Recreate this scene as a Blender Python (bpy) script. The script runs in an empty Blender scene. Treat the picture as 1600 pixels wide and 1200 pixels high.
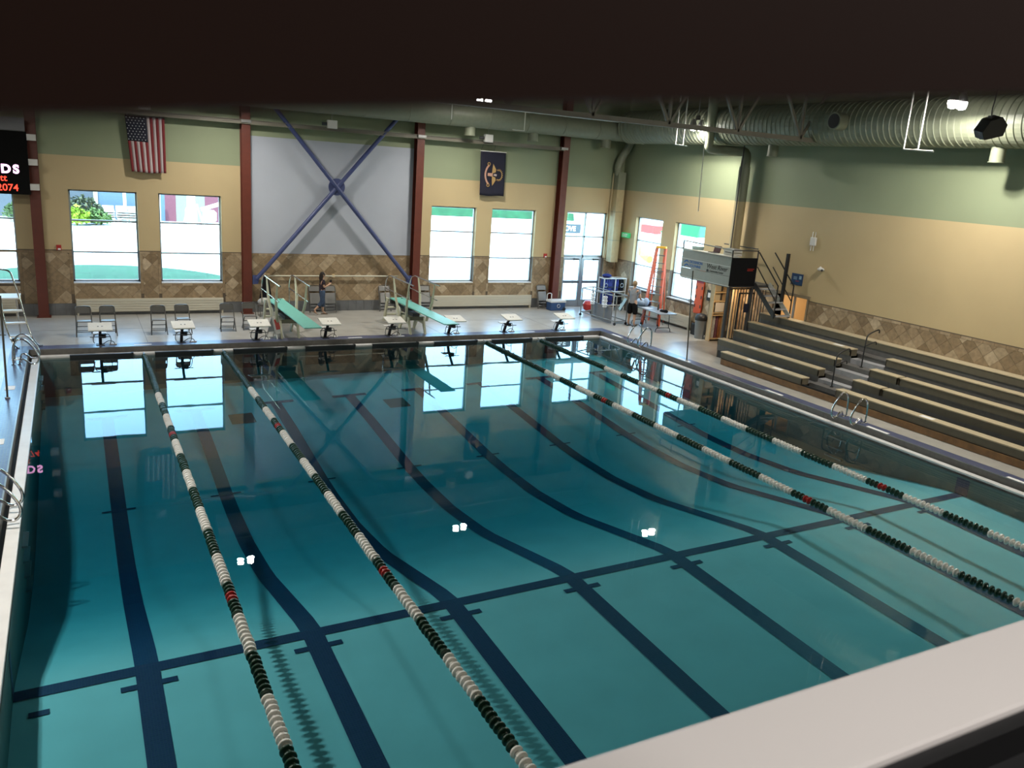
import bpy, bmesh, math, random
from mathutils import Vector, Matrix
random.seed(7)
PI = math.pi
sc = bpy.context.scene
col = sc.collection

# ------------------------------------------------------------------ camera
YAW, PITCH, ROLL, FPX = 0.4982, 0.2554, 0.0713, 1287.2
CAM = Vector((0.528, -24.725, 5.797))
fw = Vector((math.sin(YAW)*math.cos(PITCH), math.cos(YAW)*math.cos(PITCH), -math.sin(PITCH)))
r0 = Vector((math.cos(YAW), -math.sin(YAW), 0)); u0 = r0.cross(fw)
cr, sr = math.cos(ROLL), math.sin(ROLL)
rt = cr*r0 + sr*u0; up = -sr*r0 + cr*u0
cd = bpy.data.cameras.new('camera'); cam = bpy.data.objects.new('camera', cd); col.objects.link(cam)
cam.matrix_world = Matrix(((rt.x, up.x, -fw.x, CAM.x), (rt.y, up.y, -fw.y, CAM.y), (rt.z, up.z, -fw.z, CAM.z), (0, 0, 0, 1)))
cd.sensor_width = 36; cd.lens = FPX/1600*36; cd.clip_start = 0.02; cd.clip_end = 300
cd.dof.use_dof = True; cd.dof.focus_distance = 24; cd.dof.aperture_fstop = 13
sc.camera = cam
# ------------------------------------------------------------------ view, world, sun, lamps
sc.view_settings.view_transform = 'Standard'; sc.view_settings.look = 'None'
sc.view_settings.exposure = 0.0; sc.view_settings.gamma = 1; sc.view_settings.use_curve_mapping = False
sc.cycles.use_denoising = True
sc.cycles.max_bounces = 8; sc.cycles.transparent_max_bounces = 16
sc.cycles.sample_clamp_indirect = 6
w = bpy.data.worlds.new('world'); sc.world = w; w.use_nodes = True
nt = w.node_tree; bg = nt.nodes['Background']
sky = nt.nodes.new('ShaderNodeTexSky'); sky.sky_type = 'NISHITA'; sky.sun_disc = False
sky.sun_elevation = math.radians(55); sky.sun_rotation = math.radians(200)
nt.links.new(sky.outputs[0], bg.inputs[0]); bg.inputs[1].default_value = 2.2
SUN = 12.0
sl = bpy.data.lights.new('sun', 'SUN'); sl.energy = SUN; sl.angle = math.radians(0.6); sl.color = (1, .97, .92)
so = bpy.data.objects.new('sun', sl); col.objects.link(so); so.location = (0, -40, 60)
so.rotation_euler = Vector((0.28, 0.62, -1)).to_track_quat('-Z', 'Y').to_euler()
LAMP_W = 260.0
LAMPS = [(5.2, 2.2, 8.0), (13.3, 2.2, 8.0), (19.75, -1.35, 7.62), (19.0, -11.5, 8.0), (12.5, -12.5, 8.0), (5.5, -12.5, 8.0), (-3.2, -4.0, 8.0), (-3.2, -13.0, 8.0), (18.5, -20.0, 8.0)]
LAMP_K = [1.15, 1.15, 1.3, 1.7, .15, .2, 1.1, 3.2, 1.0]

# ------------------------------------------------------------------ helpers
ABS = {}
def setp(o, label=None, cat=None, group=None, kind=None):
    if label: o['label'] = label
    if cat: o['category'] = cat
    if group: o['group'] = group
    if kind: o['kind'] = kind
    return o
def thing(name, label, cat, loc, group=None, kind=None):
    o = bpy.data.objects.new(name, None); col.objects.link(o); o.location = loc; o.empty_display_size = .1
    ABS[o.name] = Vector(loc); setp(o, label, cat, group, kind); return o
def children(o): return [c for c in KIDS.get(o.name, [])]
KIDS = {}
def link_child(o, parent):
    if parent is not None:
        o.parent = parent; KIDS.setdefault(parent.name, []).append(o)
def copy_tree(o, parent=None, first=True, **kw):
    c = o.copy(); col.objects.link(c); c.parent = parent
    if parent is not None: KIDS.setdefault(parent.name, []).append(c)
    for ch in children(o): copy_tree(ch, c, False)
    if first: setp(c, **kw)
    return c
def at(o, loc, rz=0):
    o.location = loc; o.rotation_euler = (0, 0, rz); ABS[o.name] = Vector(loc); return o

class MB:
    def __init__(s): s.v = []; s.f = []; s.m = []; s.mi = 0
    def add(s, vs, fs):
        n = len(s.v); s.v += [tuple(p) for p in vs]; s.f += [tuple(i+n for i in f) for f in fs]; s.m += [s.mi]*len(fs); return s
    def box(s, x0, x1, y0, y1, z0, z1):
        if x0 > x1: x0, x1 = x1, x0
        if y0 > y1: y0, y1 = y1, y0
        if z0 > z1: z0, z1 = z1, z0
        return s.add([(x0, y0, z0), (x1, y0, z0), (x1, y1, z0), (x0, y1, z0), (x0, y0, z1), (x1, y0, z1), (x1, y1, z1), (x0, y1, z1)],
                     [(0, 3, 2, 1), (4, 5, 6, 7), (0, 1, 5, 4), (1, 2, 6, 5), (2, 3, 7, 6), (3, 0, 4, 7)])
    def hexa(s, b, t):   # bottom quad, top quad (ccw from above)
        return s.add(list(b)+list(t), [(0, 3, 2, 1), (4, 5, 6, 7), (0, 1, 5, 4), (1, 2, 6, 5), (2, 3, 7, 6), (3, 0, 4, 7)])
    def beam(s, a, b, wd, hd, upv=(0, 0, 1)):
        a = Vector(a); b = Vector(b); d = (b-a).normalized(); u = Vector(upv)
        if abs(d.dot(u)) > .98: u = Vector((0, 1, 0))
        r = d.cross(u).normalized()*wd/2; u = r.cross(d).normalized()*hd/2
        return s.hexa([a-r-u, a+r-u, b+r-u, b-r-u], [a-r+u, a+r+u, b+r+u, b-r+u])
    def tube(s, pts, r, n=8, cap=True):
        pts = [Vector(p) for p in pts]; k = len(pts)
        rs = r if isinstance(r, (list, tuple)) else [r]*k
        rings = []; prev = None
        for i, p in enumerate(pts):
            if i == 0: d = pts[1]-p
            elif i == k-1: d = p-pts[i-1]
            else: d = (pts[i+1]-p).normalized()+(p-pts[i-1]).normalized()
            d = d.normalized()
            if prev is None:
                u = Vector((0, 0, 1)) if abs(d.z) < .9 else Vector((1, 0, 0))
                a = d.cross(u).normalized()
            else:
                a = (prev-d*prev.dot(d)).normalized()
            prev = a; b = d.cross(a)
            rings.append([p+(a*math.cos(2*PI*j/n)+b*math.sin(2*PI*j/n))*rs[i] for j in range(n)])
        vs = [q for rg in rings for q in rg]; fs = []
        for i in range(k-1):
            for j in range(n):
                fs.append((i*n+j, i*n+(j+1) % n, (i+1)*n+(j+1) % n, (i+1)*n+j))
        if cap: fs.append(tuple(range(n-1, -1, -1))); fs.append(tuple((k-1)*n+j for j in range(n)))
        return s.add(vs, fs)
    def lathe(s, prof, c=(0, 0, 0), axis='z', n=16):
        pts = []
        for (h, r) in prof:
            for j in range(n):
                ca, sa = r*math.cos(2*PI*j/n), r*math.sin(2*PI*j/n)
                p = {'z': (ca, sa, h), 'y': (sa, h, ca), 'x': (h, ca, sa)}[axis]
                pts.append((c[0]+p[0], c[1]+p[1], c[2]+p[2]))
        k = len(prof); fs = []
        for i in range(k-1):
            for j in range(n): fs.append((i*n+j, i*n+(j+1) % n, (i+1)*n+(j+1) % n, (i+1)*n+j))
        fs.append(tuple(range(n-1, -1, -1))); fs.append(tuple((k-1)*n+j for j in range(n)))
        return s.add(pts, fs)
    def prism(s, poly, axis, a, b):  # poly in the two other axes (x:(y,z) y:(x,z) z:(x,y))
        def P(u, v, h): return {'x': (h, u, v), 'y': (u, h, v), 'z': (u, v, h)}[axis]
        n = len(poly)
        return s.add([P(u, v, a) for u, v in poly]+[P(u, v, b) for u, v in poly],
                     [tuple(range(n-1, -1, -1)), tuple(range(n, 2*n))]+[(i, (i+1) % n, n+(i+1) % n, n+i) for i in range(n)])
    def ball(s, c, rx, ry=None, rz=None, n=10, m=7):
        ry = ry or rx; rz = rz or rx; vs = [(c[0], c[1], c[2]-rz)]
        for i in range(1, m):
            t = -PI/2+PI*i/m
            for j in range(n):
                a = 2*PI*j/n; vs.append((c[0]+rx*math.cos(t)*math.cos(a), c[1]+ry*math.cos(t)*math.sin(a), c[2]+rz*math.sin(t)))
        vs.append((c[0], c[1], c[2]+rz)); fs = []
        for j in range(n): fs.append((0, 1+(j+1) % n, 1+j))
        for i in range(m-2):
            for j in range(n): fs.append((1+i*n+j, 1+i*n+(j+1) % n, 1+(i+1)*n+(j+1) % n, 1+(i+1)*n+j))
        L_ = len(vs)-1
        for j in range(n): fs.append((1+(m-2)*n+j, 1+(m-2)*n+(j+1) % n, L_))
        return s.add(vs, fs)
    def build(s, name, mat, parent=None, smooth=False, label=None, cat=None, group=None, kind=None, bevel=0, origin=None):
        if parent is not None: off = ABS[parent.name]
        elif origin is not None: off = Vector(origin)
        else:
            xs, ys, zs = zip(*s.v); off = Vector(((min(xs)+max(xs))/2, (min(ys)+max(ys))/2, min(zs)))
        me = bpy.data.meshes.new(name)
        me.from_pydata([(p[0]-off.x, p[1]-off.y, p[2]-off.z) for p in s.v], [], s.f)
        bm = bmesh.new(); bm.from_mesh(me)
        if s.mi == 0: bmesh.ops.recalc_face_normals(bm, faces=bm.faces)
        bm.to_mesh(me); bm.free()
        mats = mat if isinstance(mat, list) else [mat]
        for mm in mats: me.materials.append(mm)
        if len(mats) > 1: me.polygons.foreach_set('material_index', s.m)
        if smooth:
            me.polygons.foreach_set('use_smooth', [True]*len(me.polygons))
            try: me.set_sharp_from_angle(angle=math.radians(40))
            except Exception: pass
        o = bpy.data.objects.new(name, me); col.objects.link(o)
        if parent is not None: link_child(o, parent); ABS[o.name] = off.copy()
        else: o.location = off; ABS[o.name] = off.copy()
        if bevel:
            md = o.modifiers.new('bevel', 'BEVEL'); md.width = bevel; md.segments = 2; md.limit_method = 'ANGLE'
        setp(o, label, cat, group, kind)
        return o

def arc(c, r, a0, a1, n, plane='xz'):
    out = []
    for i in range(n+1):
        a = a0+(a1-a0)*i/n; u, v = r*math.cos(a), r*math.sin(a)
        out.append({'xz': (c[0]+u, c[1], c[2]+v), 'yz': (c[0], c[1]+u, c[2]+v), 'xy': (c[0]+u, c[1]+v, c[2])}[plane])
    return out
def smooth_path(pts, it=2):
    pts = [Vector(p) for p in pts]
    for _ in range(it):
        q = [pts[0]]
        for a, b in zip(pts[:-1], pts[1:]): q += [a*.75+b*.25, a*.25+b*.75]
        q.append(pts[-1]); pts = q
    return pts

def mat(name, c, rough=.6, metal=0, spec=.5, var=0, scale=8, bump=0, bscale=40, emit=None, es=0, trans=0, sub=0, coat=0):
    m = bpy.data.materials.new(name); m.use_nodes = True; n = m.node_tree.nodes; l = m.node_tree.links
    b = n['Principled BSDF']; b.inputs['Base Color'].default_value = (*c, 1); b.inputs['Roughness'].default_value = rough
    b.inputs['Metallic'].default_value = metal; b.inputs['Specular IOR Level'].default_value = spec
    if coat: b.inputs['Coat Weight'].default_value = coat
    geo = n.new('ShaderNodeNewGeometry')
    if var:
        t = n.new('ShaderNodeTexNoise'); t.inputs['Scale'].default_value = scale; t.inputs['Detail'].default_value = 4
        l.new(geo.outputs['Position'], t.inputs['Vector'])
        r = n.new('ShaderNodeMapRange'); r.inputs[1].default_value = .3; r.inputs[2].default_value = .7
        r.inputs[3].default_value = 1-var; r.inputs[4].default_value = 1+var; l.new(t.outputs[0], r.inputs[0])
        mx = n.new('ShaderNodeVectorMath'); mx.operation = 'SCALE'; mx.inputs[0].default_value = c
        l.new(r.outputs[0], mx.inputs['Scale']); l.new(mx.outputs[0], b.inputs['Base Color'])
    if bump:
        t2 = n.new('ShaderNodeTexNoise'); t2.inputs['Scale'].default_value = bscale; t2.inputs['Detail'].default_value = 3
        l.new(geo.outputs['Position'], t2.inputs['Vector'])
        bp = n.new('ShaderNodeBump'); bp.inputs['Strength'].default_value = bump; bp.inputs['Distance'].default_value = .01
        l.new(t2.outputs[0], bp.inputs['Height']); l.new(bp.outputs[0], b.inputs['Normal'])
    if emit: b.inputs['Emission Color'].default_value = (*emit, 1); b.inputs['Emission Strength'].default_value = es
    return m
def text_mesh(body, size, org, right, upd, name, m, parent, ext=.002, bold=0, shear=0, align='LEFT', label=None):
    cu = bpy.data.curves.new(name, 'FONT'); cu.body = body; cu.size = size; cu.extrude = ext; cu.offset = bold; cu.shear = shear; cu.align_x = align
    to = bpy.data.objects.new(name+'_tmp', cu); col.objects.link(to)
    dg = bpy.context.evaluated_depsgraph_get(); dg.update()
    me = bpy.data.meshes.new_from_object(to.evaluated_get(dg)); bpy.data.objects.remove(to); bpy.data.curves.remove(cu)
    R_ = Vector(right).normalized(); U_ = Vector(upd).normalized(); N_ = R_.cross(U_)
    off = ABS[parent.name]; og = Vector(org)-off
    M4 = Matrix(((R_.x, U_.x, N_.x, og.x), (R_.y, U_.y, N_.y, og.y), (R_.z, U_.z, N_.z, og.z), (0, 0, 0, 1)))
    me.transform(M4); me.materials.clear(); me.materials.append(m)
    o = bpy.data.objects.new(name, me); col.objects.link(o); link_child(o, parent); ABS[o.name] = off.copy()
    if label: o['label'] = label
    return o

# ------------------------------------------------------------------ materials
M = {}
M['concrete'] = mat('deck_concrete', (.36, .345, .31), .30, var=.10, scale=2.5, bump=.15, bscale=60, spec=.5)
M['gray_face'] = mat('gutter_face', (.13, .125, .115), .5, var=.15, scale=9)
M['ledge'] = mat('gutter_lip_white', (.62, .61, .6), .35, var=.06, scale=3)
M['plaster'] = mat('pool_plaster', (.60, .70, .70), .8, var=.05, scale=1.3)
M['poolwall'] = mat('pool_wall_shade_plaster', (.11, .15, .145), .8, var=.08, scale=1.3)  # wall plaster darkened so its colour carries the shade along the pool sides
M['black'] = mat('black_plastic', (.012, .012, .013), .5)
M['dark'] = mat('dark_grey', (.04, .04, .042), .5)
M['red_steel'] = mat('red_brown_column_paint', (.105, .022, .012), .45, var=.1, scale=5)
M['blue_steel'] = mat('blue_brace_paint', (.045, .06, .16), .4, var=.1, scale=5)
M['screen'] = mat('pale_blue_grey_panel', (.37, .395, .45), .75, var=.03, scale=1)
M['base_tile'] = mat('grey_base_tile', (.12, .125, .13), .4, var=.15, scale=4)
M['heater'] = mat('cream_heater_enamel', (.50, .47, .38), .45)
M['alum'] = mat('window_aluminium', (.30, .33, .36), .35, .4)
M['chrome'] = mat('polished_stainless', (.62, .62, .62), .16, 1)
M['steel'] = mat('dull_steel', (.35, .35, .35), .35, .9)
M['chair_metal'] = mat('chair_grey_metal', (.10, .098, .09), .35, .3)
M['chair_seat'] = mat('chair_seat_grey', (.20, .195, .185), .3, .2)
M['white'] = mat('white_paint', (.62, .61, .58), .5)
M['white_sand'] = mat('white_gritty_top', (.62, .60, .54), .7, var=.05, scale=20, bump=.2, bscale=150)
M['offwhite'] = mat('cream_paint', (.52, .50, .40), .5)
M['stand'] = mat('cream_green_stand_enamel', (.50, .49, .35), .45, var=.06)
M['aqua'] = mat('aqua_board_surface', (.14, .42, .34), .5, var=.05, bump=.2, bscale=120)
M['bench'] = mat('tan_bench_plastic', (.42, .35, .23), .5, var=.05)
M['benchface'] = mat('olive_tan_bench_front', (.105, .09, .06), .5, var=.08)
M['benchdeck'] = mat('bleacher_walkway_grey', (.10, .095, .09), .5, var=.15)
M['stepface'] = mat('pale_grey_step', (.30, .30, .31), .5, var=.12)
M['wood'] = mat('varnished_wood_board', (.20, .10, .035), .5, var=.25, scale=5)
M['lightwood'] = mat('light_birch_wood', (.58, .44, .25), .5, var=.08, scale=6)
M['duct'] = mat('duct_painted_green', (.20, .215, .15), .5, var=.05)
M['duct_beige'] = mat('duct_painted_beige', (.42, .34, .19), .5, var=.05)
M['truss'] = mat('truss_dull_paint', (.17, .155, .12), .55)
M['pipe'] = mat('white_pipe', (.62, .62, .56), .4)
M['orange'] = mat('orange_fibreglass', (.62, .09, .025), .45)
M['yellow'] = mat('yellow_plastic', (.75, .42, .04), .45)
M['blue'] = mat('blue_fabric', (.008, .015, .12), .85, var=.3, scale=12)
M['navy'] = mat('navy_cloth', (.008, .008, .022), .85)
M['black_cloth'] = mat('black_cloth', (.006, .006, .007), .95, spec=.2)
M['skin'] = mat('skin', (.50, .30, .20), .6)
M['hair_dark'] = mat('dark_brown_hair', (.015, .009, .006), .7, bump=.4, bscale=200)
M['hair_fair'] = mat('sandy_hair', (.28, .18, .09), .7, bump=.4, bscale=200)
M['jeans'] = mat('blue_jeans', (.035, .06, .11), .85, var=.2, scale=15)
M['grey_shirt'] = mat('grey_tshirt', (.23, .24, .26), .9, var=.1, scale=9)
M['buoy_g'] = mat('dark_green_buoy', (.008, .035, .02), .35)
M['buoy_w'] = mat('white_buoy', (.72, .70, .66), .4)
M['buoy_r'] = mat('red_buoy', (.32, .015, .012), .35)
M['cable'] = mat('steel_cable', (.22, .28, .22), .4, .5)
M['bin'] = mat('grey_trash_bin', (.22, .24, .25), .5)
M['cooler_b'] = mat('cooler_blue', (.02, .055, .14), .45)
M['grass'] = mat('outside_grass', (.006, .050, .020), .95, var=.25, scale=1.2)
M['pave'] = mat('outside_pale_concrete', (.62, .62, .60), .9, var=.05)
M['soffit'] = mat('dark_brown_blind', (.028, .012, .008), .85, spec=.2)
M['sill'] = mat('sill_white_gloss', (.74, .70, .68), .45)
M['red'] = mat('signal_red', (.40, .02, .015), .45)
M['led_r'] = mat('led_red', (.05, 0, 0), .5, emit=(1, .06, .03), es=2.2)
M['led_p'] = mat('led_pink', (.05, 0, 0), .5, emit=(1, .45, .85), es=5)
M['exit'] = mat('exit_green', (.02, .25, .08), .5, emit=(.05, .55, .2), es=.5)
M['lamp'] = mat('lamp_diffuser', (.9, .9, .9), .5, emit=(1, .96, .92), es=70)
M['print_blue'] = mat('print_blue', (.05, .15, .42), .6)
M['print_dark'] = mat('print_dark', (.03, .03, .03), .6)
M['banner'] = mat('banner_pale_grey', (.36, .36, .32), .55, var=.04)
M['warm_wall'] = mat('warm_interior_wall', (.62, .45, .26), .8)
M['green'] = mat('green_plastic', (.02, .2, .03), .5)
M['lime'] = mat('lime_plastic', (.45, .55, .08), .5)
M['flag_r'] = mat('flag_red', (.16, .014, .018), .85)
M['flag_w'] = mat('flag_white', (.40, .33, .33), .85)
M['flag_b'] = mat('flag_navy', (.006, .007, .018), .85)
M['gold'] = mat('embroidered_gold', (.38, .24, .09), .8)
M['pinkish'] = mat('ribbon_pink', (.45, .25, .18), .8)
M['text_white'] = mat('lettering_white', (.75, .75, .75), .5)
M['grate'] = mat('drain_grate', (.10, .09, .07), .6)

def tile_mat():
    m = bpy.data.materials.new('slate_tile'); m.use_nodes = True; n = m.node_tree.nodes; l = m.node_tree.links
    b = n['Principled BSDF']; b.inputs['Roughness'].default_value = .5
    oi = n.new('ShaderNodeObjectInfo'); g = n.new('ShaderNodeNewGeometry')
    add = n.new('ShaderNodeMath'); add.operation = 'ADD'; l.new(oi.outputs['Random'], add.inputs[0]); l.new(g.outputs['Random Per Island'], add.inputs[1])
    fr = n.new('ShaderNodeMath'); fr.operation = 'FRACT'; l.new(add.outputs[0], fr.inputs[0])
    rp = n.new('ShaderNodeValToRGB'); l.new(fr.outputs[0], rp.inputs[0]); e = rp.color_ramp.elements
    e[0].position = 0; e[0].color = (.19, .13, .07, 1); e[1].position = 1; e[1].color = (.46, .36, .24, 1)
    for p, c in ((.3, (.235, .165, .092, 1)), (.6, (.285, .205, .12, 1)), (.82, (.33, .25, .155, 1))):
        q = e.new(p); q.color = c
    t = n.new('ShaderNodeTexNoise'); t.inputs['Scale'].default_value = 9; t.inputs['Detail'].default_value = 5; l.new(g.outputs['Position'], t.inputs['Vector'])
    r = n.new('ShaderNodeMapRange'); r.inputs[1].default_value = .3; r.inputs[2].default_value = .7; r.inputs[3].default_value = .78; r.inputs[4].default_value = 1.2; l.new(t.outputs[0], r.inputs[0])
    vm = n.new('ShaderNodeVectorMath'); vm.operation = 'SCALE'; l.new(rp.outputs[0], vm.inputs[0]); l.new(r.outputs[0], vm.inputs['Scale']); l.new(vm.outputs[0], b.inputs['Base Color'])
    bp = n.new('ShaderNodeBump'); bp.inputs['Strength'].default_value = .3; bp.inputs['Distance'].default_value = .01; l.new(t.outputs[0], bp.inputs['Height']); l.new(bp.outputs[0], b.inputs['Normal'])
    return m
M['tile'] = tile_mat()
def wall_mat():
    m = bpy.data.materials.new('painted_wall'); m.use_nodes = True; n = m.node_tree.nodes; l = m.node_tree.links
    b = n['Principled BSDF']; b.inputs['Roughness'].default_value = .65
    g = n.new('ShaderNodeNewGeometry'); s = n.new('ShaderNodeSeparateXYZ'); l.new(g.outputs['Position'], s.inputs[0])
    mr = n.new('ShaderNodeMath'); mr.operation = 'DIVIDE'; mr.inputs[1].default_value = 10; l.new(s.outputs['Z'], mr.inputs[0])
    rp = n.new('ShaderNodeValToRGB'); rp.color_ramp.interpolation = 'CONSTANT'; l.new(mr.outputs[0], rp.inputs[0]); e = rp.color_ramp.elements
    e[0].position = 0; e[0].color = (.10, .075, .05, 1); e[1].position = .228; e[1].color = (.47, .365, .20, 1)
    q = e.new(.523); q.color = (.235, .27, .165, 1)
    t = n.new('ShaderNodeTexNoise'); t.inputs['Scale'].default_value = .8; l.new(g.outputs['Position'], t.inputs['Vector'])
    r = n.new('ShaderNodeMapRange'); r.inputs[3].default_value = .93; r.inputs[4].default_value = 1.07; l.new(t.outputs[0], r.inputs[0])
    vm = n.new('ShaderNodeVectorMath'); vm.operation = 'SCALE'; l.new(rp.outputs[0], vm.inputs[0]); l.new(r.outputs[0], vm.inputs['Scale']); l.new(vm.outputs[0], b.inputs['Base Color'])
    # fine masonry relief
    br = n.new('ShaderNodeTexBrick'); br.inputs['Scale'].default_value = 1; br.inputs['Mortar Size'].default_value = .006; br.inputs['Brick Width'].default_value = 1.6; br.inputs['Row Height'].default_value = .8
    br.inputs['Mortar Smooth'].default_value = .3
    cx = n.new('ShaderNodeCombineXYZ'); sm = n.new('ShaderNodeMath'); sm.operation = 'ADD'; l.new(s.outputs['X'], sm.inputs[0]); l.new(s.outputs['Y'], sm.inputs[1])
    l.new(sm.outputs[0], cx.inputs[0]); l.new(s.outputs['Z'], cx.inputs[1]); l.new(cx.outputs[0], br.inputs['Vector'])
    bp = n.new('ShaderNodeBump'); bp.invert = True; bp.inputs['Strength'].default_value = .25; bp.inputs['Distance'].default_value = .006; l.new(br.outputs['Fac'], bp.inputs['Height']); l.new(bp.outputs[0], b.inputs['Normal'])
    return m
M['wall'] = wall_mat()
def mosaic(name, c1, c2, cm, size, rough=.3, bump=.3, angle=0):
    m = bpy.data.materials.new(name); m.use_nodes = True; n = m.node_tree.nodes; l = m.node_tree.links
    b = n['Principled BSDF']; b.inputs['Roughness'].default_value = rough
    g = n.new('ShaderNodeNewGeometry'); br = n.new('ShaderNodeTexBrick'); br.offset = 0; br.offset_frequency = 1
    br.inputs['Scale'].default_value = 1/size; br.inputs['Brick Width'].default_value = 1; br.inputs['Row Height'].default_value = 1; br.inputs['Mortar Size'].default_value = .08; br.inputs['Bias'].default_value = 0
    br.inputs['Color1'].default_value = (*c1, 1); br.inputs['Color2'].default_value = (*c2, 1); br.inputs['Mortar'].default_value = (*cm, 1)
    l.new(g.outputs['Position'], br.inputs['Vector']); l.new(br.outputs['Color'], b.inputs['Base Color'])
    t = n.new('ShaderNodeTexNoise'); t.inputs['Scale'].default_value = 14; l.new(g.outputs['Position'], t.inputs['Vector'])
    bp = n.new('ShaderNodeBump'); bp.inputs['Strength'].default_value = bump; bp.inputs['Distance'].default_value = .01; l.new(t.outputs[0], bp.inputs['Height']); l.new(bp.outputs[0], b.inputs['Normal'])
    return m
M['mosaic'] = mosaic('blue_deck_mosaic', (.04, .055, .14), (.07, .085, .18), (.10, .11, .13), .05, .28)
M['lane'] = mosaic('navy_lane_mosaic', (.022, .022, .085), (.032, .030, .105), (.045, .05, .10), .035, .5, 0)
def thin_clear(name, tint, ior, bump=0, bscale=2, bdist=.002, vol=None):
    m = bpy.data.materials.new(name); m.use_nodes = True; n = m.node_tree.nodes; l = m.node_tree.links
    n.remove(n['Principled BSDF']); out = n['Material Output']
    tr = n.new('ShaderNodeBsdfTransparent'); tr.inputs[0].default_value = (*tint, 1)
    gl = n.new('ShaderNodeBsdfGlossy'); gl.inputs['Roughness'].default_value = 0.0
    fr = n.new('ShaderNodeFresnel'); fr.inputs['IOR'].default_value = ior
    gb = n.new('ShaderNodeNewGeometry'); sb = n.new('ShaderNodeMath'); sb.operation = 'SUBTRACT'; sb.inputs[0].default_value = 1; l.new(gb.outputs['Backfacing'], sb.inputs[1])
    ml = n.new('ShaderNodeMath'); ml.operation = 'MULTIPLY'; l.new(fr.outputs[0], ml.inputs[0]); l.new(sb.outputs[0], ml.inputs[1])
    mx = n.new('ShaderNodeMixShader'); l.new(ml.outputs[0], mx.inputs[0]); l.new(tr.outputs[0], mx.inputs[1]); l.new(gl.outputs[0], mx.inputs[2]); l.new(mx.outputs[0], out.inputs['Surface'])
    if bump:
        g = n.new('ShaderNodeNewGeometry'); t = n.new('ShaderNodeTexNoise'); t.inputs['Scale'].default_value = bscale; t.inputs['Detail'].default_value = 2
        l.new(g.outputs['Position'], t.inputs['Vector'])
        bp = n.new('ShaderNodeBump'); bp.inputs['Strength'].default_value = bump; bp.inputs['Distance'].default_value = bdist
        l.new(t.outputs[0], bp.inputs['Height']); l.new(bp.outputs[0], gl.inputs['Normal']); l.new(bp.outputs[0], fr.inputs['Normal'])
    if vol:
        va = n.new('ShaderNodeVolumeAbsorption'); va.inputs['Color'].default_value = (*vol[0], 1); va.inputs['Density'].default_value = vol[1]
        l.new(va.outputs[0], out.inputs['Volume'])
    return m
M['glass'] = thin_clear('window_glass', (.86, .985, .965), 1.45)
M['water'] = thin_clear('pool_water', (1, 1, 1), 1.333, bump=.35, bscale=1.3, bdist=.0018, vol=((.0, .62, .70), .86))

Z0 = .18       # deck level above the water
YW, XW = 5.35, 21.6
LW = 2.134
XL, XR, YF, YN = -.42, 17.53, .05, -23.5
# ================================================================== SETTING
def wall_panels(holes, s0, s1, z0, z1):
    """split a rectangle with holes into boxes (s0,s1,z0,z1)"""
    xs = sorted({s0, s1, *[h[0] for h in holes], *[h[1] for h in holes]}); zs = sorted({z0, z1, *[h[2] for h in holes], *[h[3] for h in holes]})
    out = []
    for a, b in zip(xs[:-1], xs[1:]):
        run = None
        for c, d in zip(zs[:-1], zs[1:]):
            m1, m2 = (a+b)/2, (c+d)/2
            solid = not any(h[0] < m1 < h[1] and h[2] < m2 < h[3] for h in holes)
            if solid: run = [a, b, c, d] if run is None else [a, b, run[2], d]
            else:
                if run: out.append(run)
                run = None
        if run: out.append(run)
    return out
WINF = [(-2.95, -1.0), (.5, 2.48), (3.13, 5.1), (12.84, 14.75), (15.44, 17.45)]
WZ = (1.25, 4.2)
DOORX = (18.95, 20.98)
holesF = [(a, b, WZ[0], WZ[1]) for a, b in WINF]+[(DOORX[0], DOORX[1], Z0, 4.22)]
b = MB()
for r in wall_panels(holesF, -16, XW+.3, -.3, 9.3): b.box(r[0], r[1], YW, YW+.3, r[2], r[3])
wf = b.build('wall_far', M['wall'], label='beige and green painted far wall with diamond tile dado', cat='wall', kind='structure', origin=(0, YW, 0))
WINR = [(2.3, 4.12), (-.3, 1.5)]
holesR = [(a, b_, WZ[0]-.02, WZ[1]) for a, b_ in WINR]+[(-5.66, -4.33, Z0, 2.34)]
b = MB()
for r in wall_panels(holesR, -24.3, YW+.3, -.3, 9.3): b.box(XW, XW+.3, r[0], r[1], r[2], r[3])
wr = b.build('wall_right', M['wall'], label='beige and green painted wall behind the bleachers', cat='wall', kind='structure', origin=(XW, 0, 0))
b = MB().box(-16.3, -16, -24.3, YW+.3, -.3, 9.3)
b.build('wall_left', M['wall'], label='painted wall left of the pool', cat='wall', kind='structure', origin=(-16, 0, 0))
# near wall with the spectators' window
NY = CAM.y+.30
wx0, wx1, wz0, wz1 = -1.6, 3.6, CAM.z-.45, CAM.z+.75
b = MB()
for r in wall_panels([(wx0, wx1, wz0, wz1)], -16.3, XW+.3, -.3, 9.3): b.box(r[0], r[1], NY+.016, NY+.095, r[2], r[3])
wn = b.build('wall_near', M['wall'], label='wall with the viewing window above the pool', cat='wall', kind='structure', origin=(0, NY, 0))
b = MB().box(-16.3, XW+.3, -31, YW+.3, 9.3, 9.5)
mc = mat('ceiling_deck', (.10, .085, .06), .8)
b.build('ceiling', mc, label='dark metal deck ceiling over the pool hall', cat='ceiling', kind='structure')
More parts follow.
